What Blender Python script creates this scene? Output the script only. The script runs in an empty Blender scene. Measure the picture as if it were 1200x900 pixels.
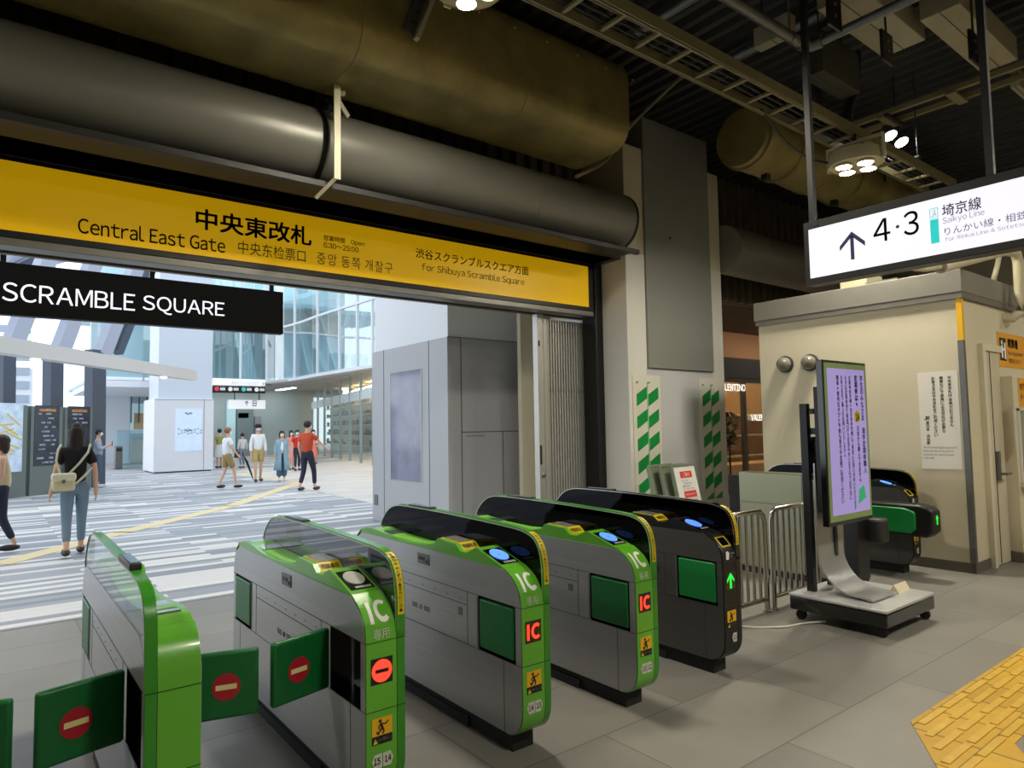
import bpy, math, random
from mathutils import Vector, Matrix
random.seed(7)
SC = bpy.context.scene
COL = SC.collection
PI = math.pi

# ------------------------------------------------------------------ camera
F_PX, CX, CY, H = 790.0, 600.0, 450.0, 1.5          # focal length in pixels of the 1200x900 frame, eye height 1.5 m
def _n(v): return v / v.length
_Y = _n(Vector((-15 - CX, 510 - CY, F_PX)))
_X0 = Vector((1615 - CX, 483 - CY, F_PX))
_X = _n(_X0 - _X0.dot(_Y) * _Y)
_Z = _X.cross(_Y)
if _Z.y > 0: _Z = -_Z
def _w(v): return Vector((_X.dot(v), _Y.dot(v), _Z.dot(v)))
cam = bpy.data.cameras.new('camera'); co = bpy.data.objects.new('camera', cam); COL.objects.link(co)
r_, u_, b_ = _w(Vector((1, 0, 0))), _w(Vector((0, -1, 0))), _w(Vector((0, 0, -1)))
M4 = Matrix(((r_.x, u_.x, b_.x, 0), (r_.y, u_.y, b_.y, 0), (r_.z, u_.z, b_.z, H), (0, 0, 0, 1)))
co.matrix_world = M4
cam.sensor_fit = 'HORIZONTAL'; cam.sensor_width = 36; cam.lens = 36 * F_PX / 1200
cam.clip_start = 0.05; cam.clip_end = 500
SC.camera = co
def _ray(px, py): return _w(Vector((px - CX, py - CY, F_PX)))
def at_y(px, py, y):
    r = _ray(px, py); t = y / r.y; return (r.x * t, y, H + r.z * t)
def at_x(px, py, x):
    r = _ray(px, py); t = x / r.x; return (x, r.y * t, H + r.z * t)
def at_z(px, py, z=0.0):
    r = _ray(px, py); t = (z - H) / r.z; return (r.x * t, r.y * t, z)

# ------------------------------------------------------------------ world, exposure
SC.view_settings.view_transform = 'Standard'; SC.view_settings.look = 'None'
SC.view_settings.exposure = 0.0; SC.view_settings.gamma = 1.0; SC.view_settings.use_curve_mapping = False
W = bpy.data.worlds.new('overcast_sky'); SC.world = W; W.use_nodes = True
bg = W.node_tree.nodes['Background']; bg.inputs[0].default_value = (0.86, 0.93, 1.0, 1); bg.inputs[1].default_value = 1.9
SC.cycles.max_bounces = 7; SC.cycles.diffuse_bounces = 4; SC.cycles.transparent_max_bounces = 16
SC.cycles.sample_clamp_indirect = 6.0
LIGHT_K = 1.0

# ------------------------------------------------------------------ colour and materials
def lin(c):
    return tuple(((v / 255) / 12.92 if v / 255 <= 0.04045 else ((v / 255 + 0.055) / 1.055) ** 2.4) for v in c)
MATS = {}
def mat(name, rgb, rough=0.5, metal=0.0, emit=0.0, ecol=None, noise=0.0, nscale=6.0, bump=0.0, bscale=40.0, alpha=1.0, coat=0.0, stretch=None, spec=0.5):
    if name in MATS: return MATS[name]
    m = bpy.data.materials.new(name); m.use_nodes = True; nt = m.node_tree; N = nt.nodes; L = nt.links
    p = N['Principled BSDF']; c = lin(rgb)
    p.inputs['Base Color'].default_value = (*c, 1); p.inputs['Roughness'].default_value = rough
    p.inputs['Metallic'].default_value = metal; p.inputs['Specular IOR Level'].default_value = spec
    if coat: p.inputs['Coat Weight'].default_value = coat; p.inputs['Coat Roughness'].default_value = 0.08
    if emit:
        p.inputs['Emission Color'].default_value = (*(lin(ecol) if ecol else c), 1); p.inputs['Emission Strength'].default_value = emit
    if alpha < 1: p.inputs['Alpha'].default_value = alpha
    if noise or bump:
        tc = N.new('ShaderNodeTexCoord'); src = tc.outputs['Object']
        if stretch:
            mp = N.new('ShaderNodeMapping'); mp.inputs['Scale'].default_value = stretch; L.new(src, mp.inputs[0]); src = mp.outputs[0]
    if noise:
        n = N.new('ShaderNodeTexNoise'); n.inputs['Scale'].default_value = nscale; n.inputs['Detail'].default_value = 6; L.new(src, n.inputs['Vector'])
        r = N.new('ShaderNodeValToRGB'); a = 1 - noise; b = 1 + noise
        r.color_ramp.elements[0].position = 0.3; r.color_ramp.elements[1].position = 0.7
        r.color_ramp.elements[0].color = (*(min(1, v * a) for v in c), 1); r.color_ramp.elements[1].color = (*(min(1, v * b) for v in c), 1)
        L.new(n.outputs['Fac'], r.inputs[0]); L.new(r.outputs[0], p.inputs['Base Color'])
    if bump:
        n2 = N.new('ShaderNodeTexNoise'); n2.inputs['Scale'].default_value = bscale; n2.inputs['Detail'].default_value = 4; L.new(src, n2.inputs['Vector'])
        bp = N.new('ShaderNodeBump'); bp.inputs['Strength'].default_value = bump; bp.inputs['Distance'].default_value = 0.02
        L.new(n2.outputs['Fac'], bp.inputs['Height']); L.new(bp.outputs[0], p.inputs['Normal'])
    MATS[name] = m; return m
def glass(name, tint, gloss=0.12, rough=0.02, glosscol=(1, 1, 1)):
    """thin pane: mostly see-through, tinted, with a mirror share that grows at grazing angles"""
    if name in MATS: return MATS[name]
    m = bpy.data.materials.new(name); m.use_nodes = True; nt = m.node_tree; N = nt.nodes; L = nt.links
    N.remove(N['Principled BSDF']); out = N['Material Output']
    t = N.new('ShaderNodeBsdfTransparent'); t.inputs[0].default_value = (*tint, 1)
    g = N.new('ShaderNodeBsdfGlossy'); g.inputs['Roughness'].default_value = rough; g.inputs[0].default_value = (*glosscol, 1)
    fr = N.new('ShaderNodeLayerWeight'); fr.inputs[0].default_value = 0.35
    mt = N.new('ShaderNodeMath'); mt.operation = 'MULTIPLY_ADD'; mt.inputs[1].default_value = 0.45; mt.inputs[2].default_value = gloss; mt.use_clamp = True
    mx = N.new('ShaderNodeMixShader')
    L.new(fr.outputs['Fresnel'], mt.inputs[0]); L.new(mt.outputs[0], mx.inputs[0]); L.new(t.outputs[0], mx.inputs[1]); L.new(g.outputs[0], mx.inputs[2]); L.new(mx.outputs[0], out.inputs[0])
    MATS[name] = m; return m
def brick_mat(name, bw, bh, cols, mortar, msize=0.004, rough=0.5, offset=0.5, rot=0.0, noise=0.05, bump=0.0, spec=0.4, wearscale=1.2):
    """planks / tiles laid on the floor: each brick takes one of the colours in cols = [(position, srgb)]"""
    m = bpy.data.materials.new(name); m.use_nodes = True; nt = m.node_tree; N = nt.nodes; L = nt.links; p = N['Principled BSDF']
    tc = N.new('ShaderNodeTexCoord'); mp = N.new('ShaderNodeMapping'); mp.inputs['Rotation'].default_value = (0, 0, rot); L.new(tc.outputs['Object'], mp.inputs[0])
    b = N.new('ShaderNodeTexBrick'); b.inputs['Scale'].default_value = 1; b.inputs['Brick Width'].default_value = bw; b.inputs['Row Height'].default_value = bh
    b.inputs['Mortar Size'].default_value = msize; b.inputs['Mortar Smooth'].default_value = 0; b.offset = offset; b.inputs['Color1'].default_value = (0, 0, 0, 1); b.inputs['Color2'].default_value = (1, 1, 1, 1); b.inputs['Mortar'].default_value = (0, 0, 0, 1)
    L.new(mp.outputs[0], b.inputs['Vector'])
    r = N.new('ShaderNodeValToRGB'); r.color_ramp.interpolation = 'CONSTANT'
    while len(r.color_ramp.elements) < len(cols): r.color_ramp.elements.new(0.5)
    for e, (pos, c) in zip(r.color_ramp.elements, cols): e.position = pos; e.color = (*lin(c), 1)
    L.new(b.outputs['Color'], r.inputs[0])
    mx = N.new('ShaderNodeMix'); mx.data_type = 'RGBA'; L.new(b.outputs['Fac'], mx.inputs[0]); L.new(r.outputs[0], mx.inputs[6]); mx.inputs[7].default_value = (*lin(mortar), 1)
    n = N.new('ShaderNodeTexNoise'); n.inputs['Scale'].default_value = wearscale; n.inputs['Detail'].default_value = 8; n.inputs['Roughness'].default_value = 0.65; L.new(tc.outputs['Object'], n.inputs['Vector'])
    mr = N.new('ShaderNodeMapRange'); mr.inputs[1].default_value = 0.3; mr.inputs[2].default_value = 0.7; mr.inputs[3].default_value = 1 - noise; mr.inputs[4].default_value = 1 + noise; L.new(n.outputs['Fac'], mr.inputs[0])
    ml = N.new('ShaderNodeMix'); ml.data_type = 'RGBA'; ml.blend_type = 'MULTIPLY'; ml.inputs[0].default_value = 1; L.new(mx.outputs[2], ml.inputs[6]); L.new(mr.outputs[0], ml.inputs[7])
    L.new(ml.outputs[2], p.inputs['Base Color']); p.inputs['Roughness'].default_value = rough; p.inputs['Specular IOR Level'].default_value = spec
    return m

M_STEEL = mat('brushed_stainless', (176, 178, 181), 0.30, 0.6, noise=0.06, nscale=3, stretch=(1, 0.2, 20))
M_STEEL2 = mat('polished_stainless_tube', (176, 172, 160), 0.25, 0.95)
M_GREEN = mat('gate_green_paint', (96, 178, 42), 0.32, 0, coat=0.4)
M_GREEN_D = mat('gate_deep_green_paint', (48, 142, 24), 0.32, 0, coat=0.4)
M_FLAP = mat('green_flap_vinyl', (10, 104, 48), 0.42, 0, bump=0.12, bscale=25)
M_FLAPB = mat('bright_green_flap_vinyl', (14, 132, 60), 0.42, 0, bump=0.12, bscale=25)
M_BLK = mat('black_paint', (18, 18, 20), 0.4)
M_BLKG = mat('gloss_black_panel', (10, 11, 13), 0.12, coat=0.5)
M_RUB = mat('black_rubber', (26, 26, 27), 0.75)
M_DKM = mat('dark_grey_metal', (62, 62, 64), 0.45, 0.5)
M_SEAM = mat('dark_seam', (52, 53, 55), 0.7)
M_WHITE = mat('white_ink', (238, 238, 236), 0.5)
M_INK = mat('black_ink', (24, 20, 18), 0.6)
M_YEL = mat('yellow_vinyl', (222, 196, 30), 0.45)
M_YELB = mat('warning_yellow', (236, 182, 20), 0.45)
M_RED = mat('red_ink', (176, 26, 44), 0.5)
M_CREAMBAR = mat('cream_bar', (232, 222, 160), 0.5)
M_CHROME = mat('chrome', (205, 205, 208), 0.12, 1.0)
M_GALV = mat('galvanised_steel', (120, 121, 118), 0.45, 0.7, noise=0.1, nscale=9)
M_CREAM = mat('cream_wall_paint', (206, 198, 172), 0.6, noise=0.03, nscale=2)
M_OFFW = mat('off_white_cladding', (214, 212, 204), 0.55, noise=0.02, nscale=2)
M_CONW = mat('concourse_white_panel', (226, 230, 236), 0.45)
M_LED_RED = mat('red_led', (255, 60, 40), 0.5, emit=1.6, ecol=(255, 58, 38))
M_LED_GRN = mat('green_led', (40, 220, 70), 0.5, emit=0.9, ecol=(40, 225, 70))
M_BLUE = mat('blue_lit_reader_disc', (90, 150, 255), 0.4, emit=0.85, ecol=(84, 140, 255))
M_LAMP = mat('lamp_lens', (255, 250, 235), 0.4, emit=9.0, ecol=(255, 250, 236))

# ------------------------------------------------------------------ mesh builder
class MB:
    def __init__(s): s.v = []; s.f = []
    def add(s, verts, faces):
        o = len(s.v); s.v += [tuple(p) for p in verts]; s.f += [tuple(i + o for i in f) for f in faces]; return s
    def box(s, x0, x1, y0, y1, z0, z1):
        if x0 > x1: x0, x1 = x1, x0
        if y0 > y1: y0, y1 = y1, y0
        if z0 > z1: z0, z1 = z1, z0
        return s.add([(x0, y0, z0), (x1, y0, z0), (x1, y1, z0), (x0, y1, z0), (x0, y0, z1), (x1, y0, z1), (x1, y1, z1), (x0, y1, z1)],
                     [(0, 3, 2, 1), (4, 5, 6, 7), (0, 1, 5, 4), (1, 2, 6, 5), (2, 3, 7, 6), (3, 0, 4, 7)])
    def obox(s, c, U, V, Wv, a, b, d):
        """box centred at c with half sizes a, b, d along unit vectors U, V, Wv"""
        c = Vector(c); U = Vector(U).normalized() * a; V = Vector(V).normalized() * b; Wv = Vector(Wv).normalized() * d
        P = [c + sx * U + sy * V + sz * Wv for sz in (-1, 1) for sx, sy in ((-1, -1), (1, -1), (1, 1), (-1, 1))]
        return s.add(P, [(0, 3, 2, 1), (4, 5, 6, 7), (0, 1, 5, 4), (1, 2, 6, 5), (2, 3, 7, 6), (3, 0, 4, 7)])
    def prism(s, poly, axis, a0, a1):
        """poly in the plane: axis 'x' -> (y,z); 'y' -> (x,z); 'z' -> (x,y)"""
        def P(p, a):
            return (a, p[0], p[1]) if axis == 'x' else ((p[0], a, p[1]) if axis == 'y' else (p[0], p[1], a))
        n = len(poly); ar = sum(poly[i][0] * poly[(i + 1) % n][1] - poly[(i + 1) % n][0] * poly[i][1] for i in range(n))
        if (ar < 0) != (axis == 'y'): poly = poly[::-1]
        lo, hi = min(a0, a1), max(a0, a1)
        V = [P(p, lo) for p in poly] + [P(p, hi) for p in poly]
        Fc = [tuple(range(n))[::-1], tuple(range(n, 2 * n))] + [(i, (i + 1) % n, n + (i + 1) % n, n + i) for i in range(n)]
        return s.add(V, Fc)
    def strip(s, path, axis, a0, a1, th):
        """a bent sheet: follow path in the plane, extrude along axis, thickness th on its right-hand side"""
        n = len(path); off = []
        for i in range(n):
            p0 = path[max(0, i - 1)]; p1 = path[min(n - 1, i + 1)]
            d = (p1[0] - p0[0], p1[1] - p0[1]); l = math.hypot(*d) or 1
            off.append((path[i][0] + d[1] / l * th, path[i][1] - d[0] / l * th))
        return s.prism(list(path) + off[::-1], axis, a0, a1)
    def tube(s, pts, r, n=10, cap=True):
        pts = [Vector(p) for p in pts]; k = len(pts); rr = r if isinstance(r, (list, tuple)) else [r] * k
        o = len(s.v); ref = None
        for i in range(k):
            d = (pts[min(k - 1, i + 1)] - pts[max(0, i - 1)]).normalized()
            if ref is None: ref = Vector((0, 0, 1)) if abs(d.z) < 0.9 else Vector((1, 0, 0))
            a = d.cross(ref).normalized(); b = d.cross(a).normalized(); ref = -b if False else ref
            if abs(d.dot(ref)) > 0.97:
                a = d.cross(Vector((1, 0, 0)) if abs(d.x) < 0.9 else Vector((0, 1, 0))).normalized(); b = d.cross(a).normalized()
            for j in range(n):
                t = 2 * PI * j / n; s.v.append(tuple(pts[i] + (a * math.cos(t) + b * math.sin(t)) * rr[i]))
        for i in range(k - 1):
            for j in range(n):
                j2 = (j + 1) % n; s.f.append((o + i * n + j, o + (i + 1) * n + j, o + (i + 1) * n + j2, o + i * n + j2))
        if cap:
            s.f.append(tuple(o + j for j in range(n))); s.f.append(tuple(o + (k - 1) * n + j for j in range(n))[::-1])
        return s
    def lathe(s, prof, c=(0, 0, 0), n=20, axis=(0, 0, 1)):
        ax = Vector(axis).normalized(); a = ax.cross(Vector((0, 1, 0)) if abs(ax.y) < 0.9 else Vector((1, 0, 0))).normalized(); b = ax.cross(a)
        o = len(s.v); c = Vector(c)
        for r, h in prof:
            for j in range(n):
                t = 2 * PI * j / n; s.v.append(tuple(c + ax * h + (a * math.cos(t) + b * math.sin(t)) * r))
        for i in range(len(prof) - 1):
            for j in range(n):
                j2 = (j + 1) % n; s.f.append((o + i * n + j, o + i * n + j2, o + (i + 1) * n + j2, o + (i + 1) * n + j))
        s.f.append(tuple(o + j for j in range(n))[::-1]); s.f.append(tuple(o + (len(prof) - 1) * n + j for j in range(n)))
        return s
    def ell(s, c, rx, ry, rz, n=14, m=9, rot=None):
        pr = [(math.sin(PI * i / m), -math.cos(PI * i / m)) for i in range(1, m)]
        o = len(s.v); s.lathe(pr, (0, 0, 0), n)
        for i in range(o, len(s.v)):
            p = Vector((s.v[i][0] * rx, s.v[i][1] * ry, s.v[i][2] * rz))
            if rot: p = rot @ p
            s.v[i] = tuple(p + Vector(c))
        return s
    def build(s, name, m, parent=None, world=False, bevel=0.0, smooth=35, seg=2):
        vs = s.v
        if world and parent is not None:
            off = Vector((0, 0, 0)); q = parent
            while q: off += q.location; q = q.parent
            vs = [tuple(Vector(p) - off) for p in vs]
        me = bpy.data.meshes.new(name); me.from_pydata(vs, [], s.f); me.update()
        me.materials.append(m)
        if smooth:
            me.shade_smooth(); me.set_sharp_from_angle(angle=math.radians(smooth))
        o = bpy.data.objects.new(name, me); COL.objects.link(o)
        if parent is not None: o.parent = parent
        if bevel:
            b = o.modifiers.new('b', 'BEVEL'); b.width = bevel; b.segments = seg; b.limit_method = 'ANGLE'; b.angle_limit = math.radians(40)
        return o
def B(*a): return MB().box(*a)
def tag(o, label=None, cat=None, group=None, kind=None):
    if label: o['label'] = label
    if cat: o['category'] = cat
    if group: o['group'] = group
    if kind: o['kind'] = kind
    return o
def thing(name, label, cat, loc=(0, 0, 0), group=None, rz=0.0):
    o = bpy.data.objects.new(name, None); COL.objects.link(o); o.location = loc; o.rotation_euler = (0, 0, rz); o.empty_display_size = 0.1
    return tag(o, label, cat, group)
def struct(name, mb, m, **k):
    o = mb.build(name, m, **k); o['kind'] = 'structure'; return o
def copy_tree(o, parent=None):
    c = o.copy(); COL.objects.link(c)
    if parent is not None: c.parent = parent
    for ch in list(o.children): copy_tree(ch, c)
    return c

# ------------------------------------------------------------------ lettering
_TX = {}; _RAW = {}
def _raw(body, bold, align='LEFT', line=1.0):
    key = (body, bold, align, line)
    if key not in _RAW:
        cu = bpy.data.curves.new('t', 'FONT'); cu.body = body; cu.offset = bold; cu.align_x = align; cu.space_line = line; cu.resolution_u = 4
        ob = bpy.data.objects.new('t', cu); me = bpy.data.meshes.new_from_object(ob)
        _RAW[key] = ([tuple(v.co) for v in me.vertices], [tuple(p.vertices) for p in me.polygons])
        bpy.data.objects.remove(ob); bpy.data.curves.remove(cu); bpy.data.meshes.remove(me)
    return _RAW[key]
def _ext(V): return min(v[0] for v in V), max(v[0] for v in V)
def glyphs(body, bold=0.0, align='LEFT', line=1.0):
    key = (body, bold, align, line)
    if key in _TX: return _TX[key]
    V, Fc = [], []
    if body == 'IC':                      # round sans letters of the gate mark
        V = [(0, 0), (.17, 0), (.17, .8), (0, .8)]; Fc = [(0, 1, 2, 3)]; n = 18
        for i in range(n + 1):
            a = math.radians(48 + 264 * i / n); ca, sa = math.cos(a), math.sin(a)
            for r in (1.0, .58): V.append((.66 + ca * .36 * (r if r == 1 else .54), .4 + sa * .4 * (r if r == 1 else .575)))
        for i in range(n): Fc.append((4 + 2 * i, 6 + 2 * i, 7 + 2 * i, 5 + 2 * i))
    else:
        if '_A' not in _TX:
            x2 = _ext(_raw('口口', 0.0)[0]); x1 = _ext(_raw('口', 0.0)[0]); _TX['_A'] = (x2[1] - x2[0]) - (x1[1] - x1[0])
        A = _TX['_A']; rows = body.split('\n')
        for ri, row in enumerate(rows):
            pen = 0.0
            for ch in row:
                if ch == ' ': pen += A * 0.26; continue
                if ch == '　': pen += A; continue
                lat = 33 <= ord(ch) <= 126
                v, f = _raw(chr(ord(ch) + 0xFEE0) if lat else ch, 0.0)
                if not v: pen += A * .5; continue
                if lat:
                    a0, a1 = _ext(v); sb = A * (0.045 if ch not in 'il1tfj.,' else 0.05); dx = pen + sb - a0; adv = (a1 - a0) + 2 * sb
                else: dx = pen; adv = A
                o = len(V); V += [(x + dx, y - ri * A * 1.35 * line) for x, y, _ in v]; Fc += [tuple(i + o for i in q) for q in f]; pen += adv
    if bold > 0 and body != 'IC':          # heavier strokes: the same outline laid four times, slightly shifted
        b0, f0 = V, Fc; V, Fc = [], []
        for dx, dy in ((-1, -1), (1, -1), (1, 1), (-1, 1)):
            o = len(V); V += [(v[0] + dx * bold * .7, v[1] + dy * bold * .7) for v in b0]; Fc += [tuple(i + o for i in q) for q in f0]
    if not V: V, Fc = [(0, 0, 0), (1, 0, 0), (1, 1, 0)], [(0, 1, 2)]
    x0 = min(v[0] for v in V); x1 = max(v[0] for v in V); y0 = min(v[1] for v in V); y1 = max(v[1] for v in V)
    V = [((v[0] - x0), (v[1] - y0)) for v in V]
    _TX[key] = (V, Fc, x1 - x0, y1 - y0); return _TX[key]
def letters(mb, body, O, U, V, w=None, h=None, bold=0.0, lift=0.0015, align='LEFT', line=1.0, center=False):
    """lay text in the plane O + s*U + t*V; w / h: the size of its bounding box"""
    vs, fs, W0, H0 = glyphs(body, bold, align, line)
    sx = w / W0 if w else h / H0; sy = h / H0 if h else sx
    O = Vector(O); U = Vector(U).normalized(); V = Vector(V).normalized(); Nn = U.cross(V)
    if center: O = O - U * (W0 * sx / 2) - V * (H0 * sy / 2)
    P = [O + U * (x * sx) + V * (y * sy) + Nn * lift for x, y in vs]
    return mb.add(P, fs)
def bent(body, fn, s0, s1, t0, t1, bold=0.0, cuts=8):
    """text wrapped on a bent sheet: fn(s,t) -> point"""
    import bmesh
    vs, fs, W0, H0 = glyphs(body, bold)
    bm = bmesh.new(); bv = [bm.verts.new((x / W0, y / H0, 0)) for x, y in vs]
    for f in fs:
        try: bm.faces.new([bv[i] for i in f])
        except ValueError: pass
    for i in range(1, cuts):
        bmesh.ops.bisect_plane(bm, geom=bm.verts[:] + bm.edges[:] + bm.faces[:], plane_co=(0, i / cuts, 0), plane_no=(0, 1, 0))
    bm.verts.index_update()
    V = [fn(s0 + (s1 - s0) * v.co.x, t0 + (t1 - t0) * v.co.y) for v in bm.verts]
    Fc = [tuple(v.index for v in f.verts) for f in bm.faces]; bm.free()
    return MB().add(V, Fc)
def quad(mb, O, U, V, w, h, lift=0.001, th=0.0):
    O = Vector(O); U = Vector(U).normalized(); V = Vector(V).normalized(); Nn = U.cross(V)
    c = O + U * (w / 2) + V * (h / 2) + Nn * (lift / 2)
    return mb.obox(c, U, V, Nn, w / 2, h / 2, max(lift / 2, 0.0003))
def disc(mb, C, U, V, r, lift=0.001, n=28, ry=None):
    C = Vector(C); U = Vector(U).normalized(); V = Vector(V).normalized(); Nn = U.cross(V); ry = ry or r
    P = [C + Nn * lift + U * (r * math.cos(2 * PI * i / n)) + V * (ry * math.sin(2 * PI * i / n)) for i in range(n)]
    P += [p - Nn * lift for p in P]
    return mb.add(P, [tuple(range(n))] + [(i, i + n, (i + 1) % n + n, (i + 1) % n) for i in range(n)])
def area(name, loc, size, power, col=(1, 0.93, 0.8), target=None, parent=None, spread=180, shape='DISK', sy=None):
    l = bpy.data.lights.new(name, 'AREA'); l.shape = shape; l.size = size; l.energy = power * LIGHT_K; l.color = col; l.spread = math.radians(spread)
    if sy: l.size_y = sy
    o = bpy.data.objects.new(name, l); COL.objects.link(o); o.location = loc
    if target is not None:
        d = Vector(target) - Vector(loc); o.rotation_euler = d.to_track_quat('-Z', 'Y').to_euler()
    return o

# ================================================================== THE SETTING
BY = 6.6                                            # plane of the gate beam
M_FLOOR = brick_mat('station_floor_tiles', 1.2, 0.6, [(0.0, (126, 123, 117)), (0.4, (132, 129, 122)), (0.75, (121, 118, 113))], (98, 95, 90), 0.004, 0.42, 0.5, 0, 0.1)
M_PLANK = brick_mat('concourse_plank_paving', 1.35, 0.13, [(0.0, (132, 138, 148)), (0.27, (216, 214, 212)), (0.47, (158, 163, 171)), (0.72, (222, 220, 217)), (0.82, (146, 152, 161))], (170, 172, 176), 0.002, 0.5, 0.37, 0, 0.03)
M_PALE = brick_mat('pale_concourse_paving', 0.9, 0.45, [(0.0, (205, 200, 194)), (0.5, (212, 206, 200)), (0.8, (198, 194, 189))], (180, 176, 172), 0.003, 0.5, 0.5, 0, 0.03)
M_CEIL = mat('dark_steel_deck', (62, 62, 60), 0.55, 0.4, noise=0.12, nscale=4)
M_DARKW = mat('dark_service_wall', (46, 44, 40), 0.8, noise=0.1, nscale=3)

struct('floor', B(-10, 15, -6, BY, -0.1, 0), M_FLOOR, smooth=0)
struct('concourse_floor', B(-16, 60, BY, 70, -0.1, 0), M_PLANK, smooth=0)
struct('pale_paving', MB().prism([(6.2, 12.6), (6.35, 16), (6.85, 19.8), (7.6, 27), (40, 45), (40, 9.2), (8.5, 9.2), (7.2, 10.6)], 'z', 0, 0.004), M_PALE, smooth=0)
# floor rail where the shutter lands
struct('trim_1', B(-10, 6.5, BY - 0.03, BY + 0.03, 0, 0.003), mat('steel_floor_rail', (140, 142, 145), 0.4, 0.6), smooth=0)

CZ = 5.75
deck = MB(); deck.box(-10, 15, -6, BY + 0.3, CZ + 0.08, CZ + 0.2)
x = -10.0
while x < 15:
    deck.prism([(x, CZ + 0.08), (x + 0.03, CZ), (x + 0.11, CZ), (x + 0.14, CZ + 0.08)], 'y', -6, BY + 0.3); x += 0.21
struct('ceiling', deck, M_CEIL, smooth=0)
# corrugated wall above the beam
cw = MB(); cw.box(-10, 8.8, BY + 0.3, BY + 0.36, 3.0, 9.5).box(8.8, 15, BY + 0.3, BY + 0.36, 3.62, 9.5).box(15, 32, BY + 0.3, BY + 0.36, 0, 9.5)  # stretch right of the hall added unseen, blocks sky mirrored in boutique glass
x = -10.0
while x < 15:
    cw.prism([(x, BY + 0.3), (x + 0.03, BY + 0.22), (x + 0.11, BY + 0.22), (x + 0.14, BY + 0.3)], 'z', 3.62, CZ + 0.1); x += 0.23
struct('wall_front', cw, mat('corrugated_steel_wall', (120, 112, 94), 0.45, 0.45, noise=0.15, nscale=5), smooth=0)
struct('wall_left', MB().box(-10.1, -10, -6, BY + 0.3, 0, 6), M_CREAM, smooth=0)
struct('wall_back', B(-10, 15, -6.1, -6, 0, 6), M_CREAM, smooth=0)
struct('wall_right', B(15, 15.1, -6, 6.9, 0, 6), M_CREAM, smooth=0)

# beam carrying the yellow sign
xr = 6.52
bm_ = MB(); bm_.box(-10, xr + 0.16, BY - 0.02, BY + 0.3, 3.05, 3.86)
bm_.box(-10, xr + 0.1, BY - 0.5, BY - 0.04, 3.70, 3.76).box(-10, xr, BY - 0.62, BY - 0.5, 3.72, 3.80)
struct('beam', bm_, mat('dark_bronze_beam', (50, 50, 48), 0.5, 0.3), bevel=0.004)
struct('trim_2', B(-10, xr, BY - 0.07, BY + 0.12, 2.985, 3.05), mat('grey_shutter_rail', (132, 130, 124), 0.4, 0.6, noise=0.08), bevel=0.006)
struct('trim_3', B(xr, xr + 0.17, BY - 0.1, BY + 0.16, 0, 3.78), M_BLK, bevel=0.004)

# ------------------------------------------------------------------ clad column right of the gate line
XC0, XC1, YC = 6.66, 8.78, 6.05
struct('column', MB().box(XC0, XC1, YC, 7.6, 0, 3.82), M_OFFW, bevel=0.01)
struct('column_head', MB().box(XC0 + 0.0, XC1, YC, 7.6, 3.82, 5.30), M_CREAM, bevel=0.01)
struct('column_steel', MB().box(7.03, 8.48, YC - 0.035, 7.5, 2.26, CZ), mat('grey_steel_column_cover', (136, 138, 132), 0.5, 0.1, noise=0.06, nscale=1.3), bevel=0.006)
struct('column_groove', MB().box(7.02, 8.49, YC - 0.002, YC, 0, 2.26), mat('pale_grey_recess', (190, 192, 192), 0.6), smooth=0)
# screw head on the steel cover
tag(MB().lathe([(0.022, 0), (0.022, 0.012), (0.012, 0.018)], (7.55, YC - 0.035, 4.12), 10, (0, -1, 0)).build('bolt', M_DKM), 'small dark bolt head on the grey steel column cover', 'bolt')

def striped_sheet(x0, w, label):
    t = thing('striped_sheet', label, 'safety stripe sheet', (x0, YC - 0.003, 0.0), 'green and white striped sheets on the column')
    z0, z1 = 0.35, 2.16
    MB().box(0, w, -0.006, 0, z0, z1).build('backing_sheet', mat('white_plastic_sheet', (214, 210, 198), 0.45, bump=0.05, bscale=6), t, smooth=0)
    gx0 = 0.07; gw = w - 0.12; s = MB(); st = 0.30; z = z0 - 0.3
    def clip(poly, a, b):
        for lim, sg in ((a, 1), (b, -1)):
            out = []
            for i in range(len(poly)):
                p, q = poly[i], poly[(i + 1) % len(poly)]; ip = sg * (p[1] - lim) >= 0; iq = sg * (q[1] - lim) >= 0
                if ip: out.append(p)
                if ip != iq:
                    k = (lim - p[1]) / (q[1] - p[1]); out.append((p[0] + (q[0] - p[0]) * k, lim))
            poly = out
            if len(poly) < 3: return None
        return poly
    zz = z0 + 0.05
    rise = 0.30
    while zz < z1 + 0.1:
        for (a, b) in ((gx0, gx0 + gw / 2 - 0.012), (gx0 + gw / 2 + 0.012, gx0 + gw)):
            off = 0 if a == gx0 else 0.0
            pl = clip([(a, zz - 0.16), (b, zz - 0.16 + (b - a) * 0.52), (b, zz + (b - a) * 0.52), (a, zz)], z0 + 0.05, z1 - 0.09)
            if pl: s.prism(pl, 'y', -0.009, -0.006)
        zz += st
    s.build('green_stripe', mat('safety_green', (16, 142, 62), 0.4), t, smooth=0)
    MB().box(gx0 + gw / 2 - 0.012, gx0 + gw / 2 + 0.012, -0.009, -0.006, z0 + .05, z1 - .09).build('tape', mat('clear_tape', (150, 192, 160), 0.25), t, smooth=0)
    return t
striped_sheet(6.72, 0.56, 'green and white striped sheet on the column, left of the leaning boards')
striped_sheet(8.14, 0.52, 'green and white striped sheet on the right edge of the column')

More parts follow.
